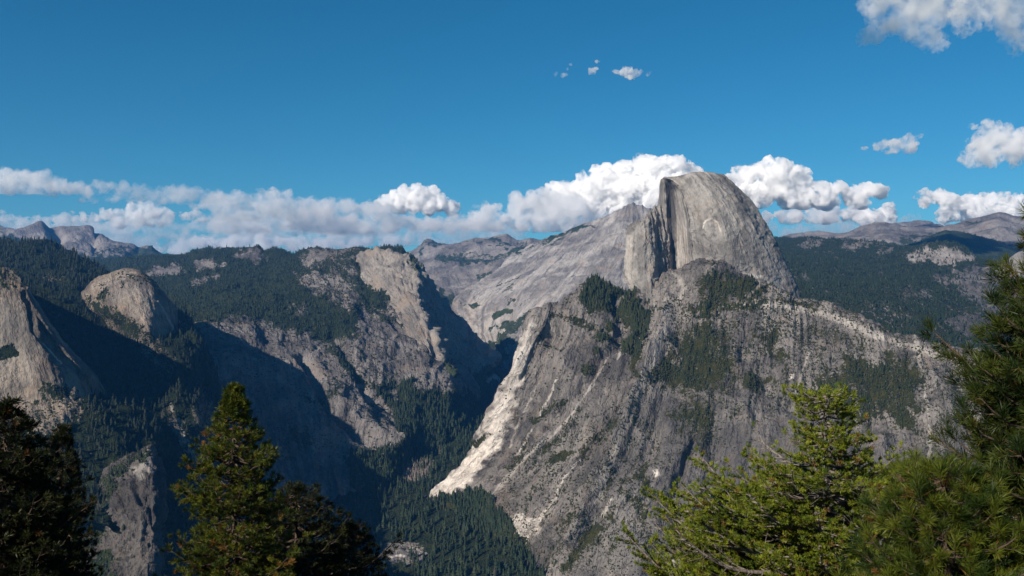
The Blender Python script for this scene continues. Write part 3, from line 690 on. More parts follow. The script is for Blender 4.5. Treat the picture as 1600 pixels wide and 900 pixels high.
# --- nearer ridge on the left with its two bare domes
slope('wooded_ridge', [
    [(-300,480,6200),(0,430,6200),(100,440,6100),(200,450,6000),(300,540,5600),(420,700,5000)],
    [(-300,330,5000),(-60,370,5000),(0,374,4900),(30,379,4850),(60,381,4800),(90,391,4750),(120,402,4700),(140,414,4650),(160,424,4500),(200,445,4300),(250,478,4150),(285,497,3950),(306,522,3700),(328,590,3600),(350,680,3550),(420,800,3500)],
    [(-300,380,4300),(0,410,4200),(60,430,4100),(120,445,4050),(180,480,3950),(240,515,3800),(280,524,3650),(304,552,3500),(326,640,3400),(350,730,3400),(420,840,3300)],
    [(-300,440,3700),(0,470,3600),(60,480,3550),(130,510,3500),(200,545,3450),(250,548,3400),(284,562,3280),(310,600,3200),(330,690,3150),(420,880,3100)],
    [(-300,540,3100),(0,560,3050),(100,570,3000),(160,600,3000),(230,612,3000),(276,624,2930),(306,668,2880),(330,770,2850),(420,930,2850)],
    [(-300,640,2500),(0,660,2500),(100,650,2500),(200,680,2500),(240,720,2500),(300,860,2600),(420,980,2600)],
    [(-300,800,2000),(0,800,2000),(150,820,2000),(240,860,2000),(300,960,2100),(420,1060,2200)],
  ], M_left, xr=(-300, 420), disp=dict(pos=[('f',34,380,300,5,141),('r',14,110,80,4,142)]),
  masks=[('veg','all',None,0,.96),
         ('veg','poly',[(60,425),(100,430),(110,440),(70,440)],8,.5),
         ('veg','poly',[(200,505),(250,530),(275,570),(270,590),(235,575),(215,550)],10,.45),
         ('veg','poly',[(262,622),(275,640),(300,700),(330,735),(320,740),(285,700),(262,650)],4,.1),
         ('pale','line',[(264,625,3),(276,650,4),(290,690,3),(318,728,3)],3,.3),
         ('veg','poly',[(300,620),(318,615),(330,630),(345,660),(330,690),(305,660)],6,.35),
         ('veg','poly',[(30,620),(110,610),(140,640),(120,665),(60,680),(20,660)],10,.35)])
o_nd = slope('granite_dome', [
    [(150,470,4140),(165,455,4240),(190,440,4340),(215,440,4390),(240,455,4390),(262,475,4390),(275,500,4340),(285,540,4240)],
    [(128,457,3790),(146,438,3800),(170,426,3820),(192,420,3820),(214,421,3820),(236,436,3800),(258,460,3820),(277,486,3860)],
    [(128,462,3720),(148,450,3690),(172,442,3670),(194,440,3660),(216,442,3650),(238,455,3650),(259,475,3700),(278,500,3810)],
    [(130,468,3680),(152,466,3620),(176,464,3580),(198,465,3560),(220,468,3550),(242,480,3570),(262,498,3640),(280,520,3780)],
    [(140,482,3640),(164,488,3560),(186,492,3510),(206,496,3480),(228,502,3470),(250,515,3510),(268,530,3590),(284,548,3760)],
    [(165,500,3600),(185,508,3530),(202,516,3470),(222,526,3430),(242,538,3420),(260,552,3470),(276,570,3560),(292,590,3720)],
    [(180,560,3490),(200,570,3440),(218,580,3390),(236,590,3350),(254,600,3340),(270,615,3380),(286,630,3460),(304,650,3620)],
  ], M_left, mode='grid', key='basket', step=1.1, ystep=1.1, disp=dict(flow=[('r',2.5,50,500,3,151)], pos=[('f',6,110,110,4,152),('r',2,30,30,3,153)],
     lines=[([(245,470,3),(262,495,3),(275,530,3)], 8),([(250,540,6),(265,560,6)], -14)]),
  masks=[('veg','poly',[(120,470),(160,450),(180,448),(170,475),(210,505),(270,560),(300,640),(170,600)],8,.5),('veg','poly',[(180,425),(230,430),(240,445),(180,440)],6,.36),
         ('veg','line',[(150,478,8),(200,508,8),(240,530,6)],5,.7),('pale','poly',[(150,450),(200,425),(240,450),(262,490),(215,500),(170,470)],12,.14),
         ('pale','line',[(246,470,1),(256,485,1.5),(270,510,1.5),(276,545,1)],1.5,.35)])[0]
o_nd2 = slope('granite_dome', [
    [(-300,480,3700),(-100,440,3700),(-20,440,3700),(20,440,3650),(40,460,3600),(70,500,3550),(110,550,3500),(170,610,3450),(230,700,3300)],
    [(-300, 440, 2850), (-100, 424, 2790), (-20, 418, 2760), (12, 418, 2760), (32, 430, 2755), (50, 466, 2748), (88, 524, 2752), (140, 580, 2780), (200, 660, 3060)],
    [(-300, 470, 2805), (-100, 450, 2745), (-20, 440, 2715), (10, 442, 2715), (32, 455, 2710), (52, 490, 2703), (86, 545, 2707), (135, 600, 2735), (196, 680, 3015)],
    [(-300, 520, 2755), (-100, 500, 2695), (-20, 490, 2665), (12, 495, 2665), (38, 505, 2660), (62, 530, 2653), (92, 572, 2657), (136, 622, 2685), (190, 700, 2965)],
    [(-300, 580, 2705), (-100, 560, 2645), (-20, 555, 2615), (14, 560, 2615), (44, 568, 2610), (72, 580, 2603), (100, 606, 2607), (138, 648, 2635), (180, 710, 2915)],
    [(-300, 640, 2660), (-100, 630, 2600), (-20, 625, 2570), (16, 625, 2570), (50, 628, 2565), (80, 632, 2558), (108, 648, 2562), (136, 672, 2590), (170, 720, 2870)],
    [(-300, 720, 2610), (-100, 710, 2550), (-20, 705, 2520), (16, 705, 2520), (50, 705, 2515), (82, 705, 2508), (110, 710, 2512), (136, 720, 2540), (165, 750, 2820)],
  ], M_left, mode='grid', key='north', step=1.2, ystep=1.2, disp=dict(flow=[('r',3,60,500,3,161)], pos=[('f',8,130,130,4,162),('r',2,30,30,3,163)],
     lines=[([(36,440,2.5),(44,480,2.5),(52,515,3),(75,545,3),(95,570,2)], -12),([(42,440,3),(50,480,3),(60,515,3),(85,545,3)], 6)]),
  masks=[('veg','poly',[(-300,420),(0,414),(30,425),(36,460),(0,455),(-300,470)],7,.40),('veg','poly',[(-100,545),(0,540),(20,545),(28,556),(0,565),(-100,570)],5,.9),
         ('veg','poly',[(40,640),(60,600),(90,600),(120,610),(110,650),(60,690),(0,700),(-100,700),(-100,660),(10,650)],7,.62),
         ('veg','poly',[(-300,655),(20,655),(140,660),(140,760),(-300,760)],6,.85),
         ('stain','line',[(36,440,1.5),(44,480,1.5),(52,515,2),(66,540,1.5)],1.5,.9),('pale','line',[(52,522,1.5),(75,545,1.5),(95,568,1.2)],1.5,.5),
         ('pale','poly',[(-50,480),(30,470),(45,520),(70,560),(40,600),(-50,600)],14,.12)])[0]
slope('cliff_spur', [
    [(140,800,2500),(165,770,2500),(190,740,2480),(215,720,2460),(235,715,2460),(250,740,2480),(256,860,2500)],
    [(128,830,2300),(146,765,2280),(172,730,2260),(204,712,2240),(232,699,2230),(246,712,2250),(252,740,2420)],
    [(122,850,2240),(146,785,2190),(170,755,2160),(200,738,2135),(228,728,2120),(248,738,2140),(254,770,2380)],
    [(118,870,2180),(142,815,2120),(168,790,2080),(198,778,2060),(228,772,2050),(249,776,2075),(256,810,2340)],
    [(116,900,2120),(142,850,2060),(170,835,2025),(200,825,2000),(228,822,1992),(249,824,2020),(256,850,2300)],
    [(120,940,2070),(148,895,2010),(176,885,1975),(204,880,1952),(228,878,1945),(246,878,1975),(254,895,2260)],
    [(130,1040,1980),(158,1010,1930),(184,1000,1895),(208,1000,1880),(228,1000,1880),(243,1000,1910),(252,1000,2200)],
  ], rock_material('spur granite', light=(.098,.088,.080), dark=(.045,.041,.039), big=120, fine=6, streak=.6, su=12, svv=120, sdark=(.05,.047,.045), bump=6, crack=.55, veg_noise=8, green=(.012,.020,.008)),
  mode='grid', key='spur', step=1.1, ystep=1.1, disp=dict(flow=[('r',9,60,260,4,171)], pos=[('f',12,70,90,4,172),('r',6,24,26,3,173)],
     lines=[([(208,730,2.5),(214,755,3),(220,785,3)], -16),([(186,770,3),(192,800,3)], -12),([(236,790,3),(240,825,3)], -12)]),
  masks=[('veg','poly',[(120,880),(150,770),(172,735),(204,712),(235,698),(236,712),(200,735),(190,745),(172,790),(160,830),(150,870)],6,.6),
         ('pale','poly',[(205,735),(235,705),(243,720),(235,740),(215,745)],5,.25),('veg','poly',[(150,860),(175,860),(185,905),(150,960),(120,920)],6,.7)])

# ================================================================== CLOUDS
def ico(sub):
    import bmesh
    bm = bmesh.new(); bmesh.ops.create_icosphere(bm, subdivisions=sub, radius=1)
    V = np.array([v.co[:] for v in bm.verts]); T = np.array([[v.index for v in f.verts] for f in bm.faces])
    bm.free(); return V, T
_IV, _IT = ico(3)
def remesh(V, T, vox):
    me = bpy.data.meshes.new('tmp'); me.vertices.add(len(V)); me.vertices.foreach_set('co', V.astype(np.float32).ravel())
    me.loops.add(T.size); me.loops.foreach_set('vertex_index', T.astype(np.int32).ravel())
    me.polygons.add(len(T)); me.polygons.foreach_set('loop_start', np.arange(0, T.size, 3, dtype=np.int32)); me.update(calc_edges=True)
    o = bpy.data.objects.new('tmp', me); scn.collection.objects.link(o)
    md = o.modifiers.new('r', 'REMESH'); md.mode = 'VOXEL'; md.voxel_size = vox
    dg = bpy.context.evaluated_depsgraph_get(); dg.update()
    ev = o.evaluated_get(dg); m2 = bpy.data.meshes.new_from_object(ev)
    n = len(m2.vertices); V2 = np.empty(n * 3, np.float32); m2.vertices.foreach_get('co', V2)
    N2 = np.empty(n * 3, np.float32); m2.vertices.foreach_get('normal', N2)
    q = np.array([p.vertices[:] for p in m2.polygons], np.int32)
    bpy.data.objects.remove(o); bpy.data.meshes.remove(me); bpy.data.meshes.remove(m2)
    return V2.reshape(-1, 3).astype(float), q, N2.reshape(-1, 3).astype(float)
def vnormals(V, q):
    fn = np.cross(V[q[:, 2]] - V[q[:, 0]], V[q[:, 3]] - V[q[:, 1]])
    N = np.zeros_like(V)
    for k in range(4):
        for c in range(3): N[:, c] += np.bincount(q[:, k], fn[:, c], len(V))
    return N / (np.linalg.norm(N, axis=1, keepdims=True) + 1e-9)

def cloud_material(name, dens, grain=0.):
    """white droplets; with grain > 0 the density breaks up into billows of that size (metres)"""
    t = NT(name)
    v = t.node('ShaderNodeVolumeScatter')
    v.inputs['Color'].default_value = (1, 1, 1, 1); v.inputs['Anisotropy'].default_value = 0.2
    if grain:
        n = t.noise(t.geo(), 1 / grain, 5, .62, .4)
        t.l.new(t.math('MULTIPLY', t.remap(n, .40, .60), dens * 1.7), v.inputs['Density'])
    else: v.inputs['Density'].default_value = dens
    t.l.new(v.outputs[0], t.out.inputs['Volume'])
    return t.m
def cloud_surface(name):
    t = NT(name)
    d = t.node('ShaderNodeBsdfDiffuse'); d.inputs[0].default_value = (.93, .93, .93, 1); d.inputs['Roughness'].default_value = 1
    tr = t.node('ShaderNodeBsdfTranslucent'); tr.inputs[0].default_value = (.93, .93, .93, 1)
    ms = t.node('ShaderNodeMixShader'); ms.inputs[0].default_value = .3
    t.l.new(d.outputs[0], ms.inputs[1]); t.l.new(tr.outputs[0], ms.inputs[2]); t.l.new(ms.outputs[0], t.out.inputs[0])
    return t.m
def cloud(label, puffs, dist, thick=1.0, mat=None, base=None, flat=.75, vox=None, bill=.32, seed=1, shell=1.0, px_off=0):
    """puffs: (px, py, radius px); each becomes a cluster of real spheres at that distance"""
    r_ = np.random.default_rng(seed)
    VS, TS, n = [], [], 0
    m = dist / F
    for (x, y, r) in puffs:
        for k in range(11):
            if k == 0: ox = oy = oz = 0; rr = 1
            elif k < 5:
                a = r_.uniform(0, 2 * np.pi); ox, oz = .8 * np.cos(a), .45 * np.sin(a); oy = r_.uniform(-1, 1) * 1.1 * thick; rr = r_.uniform(.45, .7)
            else:                                   # small heads over the top and the near side
                a, e = r_.uniform(0, 2 * np.pi), r_.uniform(.0, 1.4)
                ox, oy, oz = .9 * np.cos(a) * np.cos(e), .9 * thick * np.sin(a) * np.cos(e), .95 * flat * np.sin(e); rr = r_.uniform(.2, .42)
            c = world_pt(x + ox * r, y - oz * r, dist) + np.array([0, oy * r * m, 0])
            VS.append(_IV * np.array([1, min(thick, 1.2), max(flat, .8) if k > 4 else flat]) * r * m * rr + c); TS.append(_IT + n); n += len(_IV)
    V = np.concatenate(VS); T = np.concatenate(TS)
    if base is not None:
        zb = (CY - base) / F * dist
        V[:, 2] = np.where(V[:, 2] < zb, zb + (V[:, 2] - zb) * .12, V[:, 2])
    V, q, N = remesh(V, T, (vox or 1.6) * m)
    R0 = np.median([p[2] for p in puffs]) * m
    for (s, a) in ((.9, bill), (.42, bill * .8), (.2, bill * .6), (.1, bill * .5)):
        if R0 * s < 1.6 * (vox or 1.6) * m: continue
        nz = perlin(V / (R0 * s), seed); nz = (.75 - np.abs(nz) * 3.2) if a != bill else nz * 1.6
        low = 1.0 if base is None else .2 + .8 * sstep(zb - .1 * R0, zb + .6 * R0, V[:, 2])
        V = V + N * (nz * a * R0 * s * low)[:, None]
        N = vnormals(V, q)
    V, q, N = remesh(V, np.concatenate([q[:, :3], q[:, [0, 2, 3]]]), (vox or 1.6) * m * .9)
    c0 = V.mean(0)
    o = mesh_np('cloud', V, q, mat, smooth=True, loc=c0)
    tag(o, label, 'cloud')
    return o

def cloud2(label, puffs, dist, base=None, seed=1, sigma=105., thick=1.1, flat=.78, vox=1.0, bill=.55, grain=13.):
    return cloud(label, puffs, dist, thick, cloud_material('cloud vapour', 1.15 / sigma, grain * dist / F), base, flat, vox, bill, seed)
def bank(label, top, base, rad, dist, seed, n=26, sigma=300., flat=.6, vox=1.2, bill=.5):
    """a long bank: puffs scattered between an uneven top line and a level base"""
    r_ = np.random.default_rng(seed); top = np.array(top, float); P = []
    xs = np.sort(r_.uniform(top[0, 0], top[-1, 0], n))
    for k, x in enumerate(xs):
        yt = np.interp(x, top[:, 0], top[:, 1]); h = base - yt
        r = min(rad * r_.uniform(.6, 1.15), max(4, h * .62)); v = r_.uniform(0, 1) ** .7 if k % 3 else 0
        P.append((x, yt + r * flat + v * max(0, h - 1.6 * r * flat), r))
    return cloud2(label, P, dist, base, seed, sigma * 1.6, 1.6, flat, vox, bill, grain=20.)
# behind the great dome, left of it
cloud2('towering white cumulus rising behind the left side of the great dome', [(1030,266,24),(1010,262,17),(1055,272,20),(1078,280,18),(1000,274,18),(978,262,15),(965,272,17),(945,275,18),(925,285,20),(960,295,24),(1000,300,28),(1040,300,34),(1070,300,26),(905,298,20),(880,302,15),(872,298,11),(930,315,24),(895,320,20),(975,325,26),(860,318,15),(1015,330,26)], 32000, base=352, seed=3)
bank('broad grey-based cloud with pale tops left of the great dome', [(722,338),(745,326),(765,318),(800,312),(830,305),(860,300),(890,312),(930,330),(960,340)], 362, 20, 29000, 4, n=34, sigma=230)
# right of the dome
cloud2('large white cumulus with a flat grey base right of the great dome', [(1200,268,20),(1225,272,20),(1245,278,17),(1175,275,16),(1150,278,13),(1210,290,26),(1245,298,22),(1275,300,17),(1300,296,14),(1325,300,15),(1350,302,14),(1368,300,14),(1340,312,16),(1290,312,18),(1180,305,26),(1250,312,22),(1155,300,20)], 32000, base=328, seed=6)
bank('low flat band of pale cloud under the grey-based cumulus', [(1190,335),(1215,330),(1260,326),(1310,323),(1345,330),(1365,338)], 350, 12, 37000, 7, n=30, sigma=150, flat=.55)
cloud2('small round white puff above the right-hand mountains', [(1350,345,12),(1368,338,13),(1385,330,12),(1378,345,13),(1392,342,9)], 36000, base=362, seed=8)
cloud2('white cumulus with a hooked left end over the right-hand peaks', [(1445,310,12),(1460,306,11),(1475,312,14),(1490,320,15),(1510,318,13),(1530,315,12),(1550,312,12),(1570,314,13),(1590,318,13),(1610,322,14),(1480,335,15),(1520,332,18),(1560,332,17),(1600,335,15)], 31000, base=352, seed=9)
# left field
cloud2('bright white cumulus in the middle of the left cloud field', [(648,300,14),(630,303,13),(665,300,12),(612,310,12),(680,310,13),(645,315,19),(672,322,17),(700,322,12),(705,330,10),(620,322,15),(595,315,8)], 33000, base=338, seed=11)
bank('wide grey cloud bank below the bright middle cumulus', [(470,326),(495,318),(530,314),(560,316),(590,322),(620,332),(660,344),(700,342),(745,346),(770,352)], 364, 20, 28000, 12, n=46, sigma=400, flat=.5)
bank('pale rolling cloud bank reaching right from under the bright middle cumulus', [(600,338),(640,340),(680,344),(705,338),(722,342),(740,350)], 360, 13, 31000, 52, n=20, sigma=260, flat=.55)
bank('grey rolling cloud above the forested plateau', [(330,312),(350,300),(380,306),(410,302),(440,300),(460,312),(500,316)], 346, 18, 27000, 13, n=34, sigma=450, flat=.5)
bank('grey layered cloud low over the plateau', [(330,340),(370,332),(420,336),(470,330),(530,338),(600,344)], 366, 16, 33000, 53, n=40, sigma=480, flat=.45)
bank('long faint grey cloud drifting over the left sky', [(128,290),(160,284),(200,290),(240,292),(280,290),(325,302),(345,312)], 318, 14, 23000, 14, n=34, sigma=520, flat=.5)
bank('pale cloud with a soft grey base at the upper left edge', [(-60,268),(-10,270),(15,270),(35,264),(60,272),(90,282),(130,290),(150,298)], 304, 17, 22000, 15, n=34, sigma=330, flat=.6)
cloud2('low pinkish white cumulus above the bare left peaks', [(205,330,12),(228,328,13),(245,332,12),(190,335,10),(170,338,11),(150,342,9),(225,342,16),(255,345,12),(260,335,9),(185,346,12),(130,340,8),(118,340,8)], 30000, base=358, seed=16, sigma=260)
cloud2('small faint puff beside the low pinkish cumulus', [(295,338,8),(308,333,8),(315,342,8),(285,336,6)], 30000, base=352, seed=17, sigma=260)
bank('dim cloud strip behind the far left peaks', [(-60,340),(-10,330),(20,338),(60,340),(110,336)], 364, 12, 34000, 18, n=26, sigma=420, flat=.5)
bank('low creamy cloud bank on the horizon behind the far left ridge end', [(232,388),(260,378),(290,376),(318,370),(340,378),(365,384)], 398, 11, 40000, 19, n=26, sigma=300, flat=.6)
bank('low creamy cloud bank on the horizon behind the forested plateau', [(350,374),(390,368),(430,370),(470,372),(520,374),(560,378)], 394, 12, 40000, 20, n=40, sigma=350, flat=.5)
bank('flat pale streak of cloud below the grey bank', [(370,358),(420,352),(480,353),(540,350),(580,356)], 368, 10, 37000, 21, n=30, sigma=350, flat=.45)
bank('faint low cloud strip above the cliffed mountain', [(545,376),(590,369),(640,368),(690,374)], 386, 9, 39000, 22, n=24, sigma=380, flat=.5)
cloud2('small flat white cloud over the far high country', [(750,358,5),(765,356,6),(780,354,6),(788,357,4)], 36000, base=361, seed=23, sigma=200, flat=.5)
bank('thin blue-grey haze of cloud spread low over the left horizon', [(120,345),(180,350),(240,345),(300,350),(360,340),(420,342),(480,336),(540,345)], 392, 22, 43000, 61, n=60, sigma=1100, flat=.45, vox=1.8)
bank('thin blue-grey haze of cloud low over the far high country', [(520,345),(580,348),(640,352),(700,345),(760,350),(820,345)], 384, 18, 43000, 62, n=50, sigma=1100, flat=.45, vox=1.8)
bank('faint cloud haze spread low right of the great dome', [(1190,345),(1260,348),(1340,345),(1420,340),(1480,348)], 372, 14, 43000, 63, n=40, sigma=1000, flat=.45, vox=1.8)
# high separate clouds
cloud2('small ragged white cloud alone in the upper middle sky', [(963,112,5),(975,112,9),(988,113,9),(1000,113,6),(1013,115,5),(985,120,7)], 10000, seed=24, sigma=90, flat=.6, vox=.9, bill=.5)
cloud2('tiny white wisp left of the ragged cloud', [(925,112,6),(930,108,4),(933,96,3)], 10000, seed=25, sigma=110, flat=.8, vox=.7, bill=.5)
cloud2('faint streaky wisp at the far left of the high clouds', [(868,116,4),(882,117,5),(892,101,3),(887,108,3)], 10000, seed=26, sigma=260, flat=.5, vox=.7, bill=.6)
cloud2('wedge-shaped white cloud above the right-hand cumulus', [(1350,233,5),(1370,230,7),(1385,226,10),(1400,226,10),(1415,224,10),(1427,216,7),(1425,230,10),(1398,234,9)], 14000, base=240, seed=27, sigma=160, flat=.75, vox=1.0)
cloud2('ragged white cumulus at the right edge below the top clouds', [(1515,243,12),(1530,235,16),(1548,222,20),(1560,205,13),(1545,200,10),(1570,225,24),(1595,225,22),(1620,230,24),(1525,200,6),(1590,245,16),(1550,245,15)], 14000, seed=28, sigma=190, vox=1.0, bill=.6)
cloud2('torn grey cloud hanging from the top edge', [(1380,5,26),(1405,15,28),(1435,15,32),(1460,0,30),(1440,45,20),(1450,65,14),(1385,45,14),(1365,30,10),(1420,-20,40),(1360,58,7)], 7600, seed=29, grain=24., sigma=300, vox=1.1, bill=.8, flat=.9)
cloud2('dim grey cloud in the top right corner', [(1510,5,20),(1535,10,26),(1570,15,28),(1600,25,30),(1625,40,34),(1595,55,18),(1520,35,16),(1560,-20,40)], 7400, seed=30, grain=24., sigma=300, vox=1.1, bill=.8, flat=.9)
# the cloud high overhead whose shadow darkens one hill
hx, hy, hz = 4500., 9700., 450.
tt = (3600 - hz) / sv[2]
cc = np.array([hx, hy, hz]) + sv * tt
SC = cloud2('broad cloud passing overhead above the picture, throwing the dark blue hill into shade', [(800,458,62),(715,458,52),(885,458,48),(660,458,32),(930,458,30)], 6000, seed=31, sigma=60, flat=.4, thick=1.6, vox=4)
SC.location = cc

SC2 = cloud2('unseen thin veil of cloud added overhead to the left to dim the left ridge', [(800,458,60),(730,458,55),(860,458,50),(670,458,40)], 9000, seed=33, sigma=900, flat=.35, thick=2.0, vox=6)  # out-of-view veil, added to cut the sun on the left ridge
SC2.location = np.array([-2350., 2900., -150.]) + sv * (3300 / sv[2])

# ================================================================== FORESTS
def conifer_template(tiers, sides, seed, slim=.17, jag=.35, trunk=False):
    r_ = np.random.default_rng(seed); V, T = [], []
    z0 = .10
    for k in range(tiers):
        a = z0 + (1 - z0) * (k / tiers) ** 1.05
        top = min(1.0, z0 + (1 - z0) * ((k + 1.75) / tiers))
        if k == tiers - 1: top = 1.0
        rad = slim * (1 - (k / tiers) ** 1.3) + .018
        if k == 0: rad *= .82
        base = len(V); V.append((0, 0, top))
        ph = r_.uniform(0, 6.28)
        for s in range(sides):
            an = ph + 2 * np.pi * s / sides
            rr = rad * (1 + jag * r_.uniform(-1, 1))
            V.append((rr * np.cos(an), rr * np.sin(an), a + r_.uniform(-.5, .5) * .35 / tiers))
        for s in range(sides): T.append((base, base + 1 + s, base + 1 + (s + 1) % sides))
    if trunk:
        b = len(V)
        for (x, y) in ((.012, 0), (-.006, .011), (-.006, -.011)): V.append((x, y, -.04))
        for (x, y) in ((.010, 0), (-.005, .009), (-.005, -.009)): V.append((x, y, .3))
        T += [(b, b + 1, b + 4), (b, b + 4, b + 3), (b + 1, b + 2, b + 5), (b + 1, b + 5, b + 4), (b + 2, b, b + 3), (b + 2, b + 3, b + 5)]
    return np.array(V), np.array(T)
T_NEAR = [conifer_template(7, 9, s, sl, .42, True) for s, sl in ((1, .15), (2, .19), (3, .13), (4, .17))]
T_MID = [conifer_template(4, 6, s, sl, .4) for s, sl in ((11, .17), (12, .21), (13, .15))]
T_FAR = [conifer_template(2, 5, s, sl, .35) for s, sl in ((21, .22), (22, .26))]
def bush_template(seed):
    r_ = np.random.default_rng(seed); V, T = ico(1) if False else (_IV0.copy(), _IT0)
    V = V * (1 + .35 * r_.uniform(-1, 1, (len(V), 1))); V[:, 2] = V[:, 2] * .7 + .4
    return V, T
_IV0, _IT0 = ico(1)
T_BUSH = [bush_template(s) for s in (31, 32, 33)]

def plant_mesh(name, pts, hts, temps, mat, wide=None, tint=None, lean=.03):
    Vs, Ts, Ti, n = [], [], [], 0
    k = len(pts)
    which = rng.integers(0, len(temps), k)
    tint = rng.uniform(0, 1, k) if tint is None else tint
    for w, (TV, TT) in enumerate(temps):
        m = which == w
        if not m.any(): continue
        p, h = pts[m], hts[m]
        wd = np.ones(m.sum()) if wide is None else wide[m]
        a = rng.uniform(0, 2 * np.pi, m.sum()); c, s = np.cos(a), np.sin(a)
        X = (TV[None, :, 0] * c[:, None] - TV[None, :, 1] * s[:, None]) * (h * wd)[:, None]
        Y = (TV[None, :, 0] * s[:, None] + TV[None, :, 1] * c[:, None]) * (h * wd)[:, None]
        Z = TV[None, :, 2] * h[:, None]
        lx = rng.normal(0, lean, m.sum())
        X = X + Z * lx[:, None]
        V = np.stack([X + p[:, 0:1], Y + p[:, 1:2], Z + p[:, 2:3]], -1)
        Vs.append(V.reshape(-1, 3)); Ts.append((TT[None] + (np.arange(m.sum()) * len(TV))[:, None, None]).reshape(-1, 3) + n)
        Ti.append(np.repeat(tint[m], len(TV))); n += V.shape[0] * V.shape[1]
    o = mesh_np(name, np.concatenate(Vs), np.concatenate(Ts), mat, smooth=False, attrs=dict(tint=np.concatenate(Ti)))
    return o

def sample(L, n, thr=.5, pxr=(-60, 1660), pyr=(300, 930), poly=None, lo=None, facing=True):
    """random points on a slope, weighted by true area and by how wooded it is"""
    q, P = L['q'], L['P']
    C = P[q].mean(1)
    a, b = P[q[:, 2]] - P[q[:, 0]], P[q[:, 3]] - P[q[:, 1]]
    nn = np.cross(a, b); ar = np.linalg.norm(nn, axis=1)
    veg = L['at']['veg'][q].mean(1)
    px, py = to_px(C)
    w = np.where((px > pxr[0]) & (px < pxr[1]) & (py > pyr[0]) & (py < pyr[1]), ar, 0)
    w *= (sstep(thr - .15, thr + .25, veg) if lo is None else ((veg >= lo[0]) & (veg < lo[1])))
    if facing: w *= (nn * C).sum(1) < .02 * ar * np.linalg.norm(C, axis=1)
    if poly is not None: w *= poly_sd(px, py, poly) > 0
    w *= .25 + sstep(-.25, .25, fbm(C / 60., 2, 5))
    if w.sum() <= 0: return np.zeros((0, 3))
    idx = rng.choice(len(q), n, p=w / w.sum())
    u, v = rng.uniform(0, 1, (2, n, 1))
    Q = P[q[idx]]
    return (Q[:, 0] * (1 - u) + Q[:, 1] * u) * (1 - v) + (Q[:, 3] * (1 - u) + Q[:, 2] * u) * v

M_tree = leaf_material('conifer green', (.007, .016, .007), (.018, .029, .011), (.036, .036, .022))
M_tree_shaded = leaf_material('ridge conifer green', (.004, .009, .004), (.011, .018, .007), (.024, .024, .015))  # darker copy of the conifer green, carrying the left ridge's shade in its colour
M_tree_warm = leaf_material('slope conifer green', (.009, .017, .006), (.024, .032, .010), (.045, .042, .024))
M_bush = leaf_material('scrub green', (.016, .023, .008), (.034, .038, .013), (.055, .048, .028))
M_snag = leaf_material('dead wood grey', (.12, .10, .085), (.22, .19, .17))

WOODS = []          # (points, heights, tint) of every conifer near enough to be seen one by one
def woods(L, n, h, **k):
    p = sample(L, n, **k); hh = rng.uniform(h[0], h[1], len(p)) * (1 + .25 * rng.normal(0, 1, len(p)).clip(-1.5, 1.8))
    return p, hh
# valley floor and the foot of the walls
near = [woods(L_valley, 11000, (24, 40), pyr=(585, 940), pxr=(380, 960)), woods(L_base, 2600, (20, 34), poly=[(600,960),(640,800),(665,782),(745,765),(775,790),(815,845),(840,960)], thr=.52),
        woods(L_plateau, 5000, (20, 34), poly=[(560,600),(700,590),(770,640),(770,800),(540,780)])]
slopes_ = [woods(L_base, 1500, (14, 26), poly=[(890,470),(915,430),(985,425),(1030,488),(1010,560),(930,560)], thr=.52),
           woods(L_base, 330, (12, 24), poly=[(1085,500),(1095,440),(1105,424),(1195,440),(1205,470),(1150,500)], thr=.52),
           woods(L_base, 260, (8, 17), poly=[(990,620),(1040,540),(1090,500),(1140,515),(1150,590),(1080,625)], thr=.52),
           woods(L_base, 380, (7, 17), poly=[(1240,620),(1330,550),(1450,570),(1450,690),(1250,670)], thr=.52),
           woods(L_base, 800, (8, 18), thr=.62, pxr=(700, 1560), pyr=(470, 900)),
           woods(L_base, 1300, (6, 14), lo=(.2, .62), pxr=(800, 1560), pyr=(470, 900))]
ridge = [woods(LAYERS['wooded_ridge'], 8000, (13, 27), pyr=(340, 930), pxr=(-60, 360)),
         woods(LAYERS['basket'], 200, (8, 15), lo=(.3, 1.1)), woods(LAYERS['north'], 260, (7, 14), lo=(.3, 1.1)), woods(LAYERS['spur'], 160, (9, 20), thr=.45),
         woods(L_base, 60, (10, 22), poly=[(1080,430),(1100,400),(1190,425),(1200,440)])]
mid = [woods(L_plateau, 12000, (11, 21), pyr=(380, 600), pxr=(140, 700)), woods(L_plateau, 1200, (7, 14), lo=(.12, .6), pyr=(380, 720), pxr=(140, 700)),
       woods(LAYERS['watkins'], 700, (12, 20), thr=.52)]
far_ = [woods(L_right, 17000, (11, 22), pxr=(1190, 1640), pyr=(365, 600)), woods(L_right, 1500, (10, 22), lo=(.1, .5), pxr=(1190, 1640)),
        woods(L_hill, 2500, (11, 20), pxr=(1380, 1640))]
cat = lambda gs: (np.concatenate([g[0] for g in gs]), np.concatenate([g[1] for g in gs]))
NP, NH = cat(near + ridge); SP, SH = cat(slopes_)
AP, AH = np.concatenate([NP, SP]), np.concatenate([NH, SH])
warm = np.concatenate([np.zeros(len(NP), bool), np.ones(len(SP), bool)])
tint = np.clip(rng.beta(2, 2.6, len(AP)) + np.where(rng.uniform(0, 1, len(AP)) > .97, .5, 0), 0, 1)

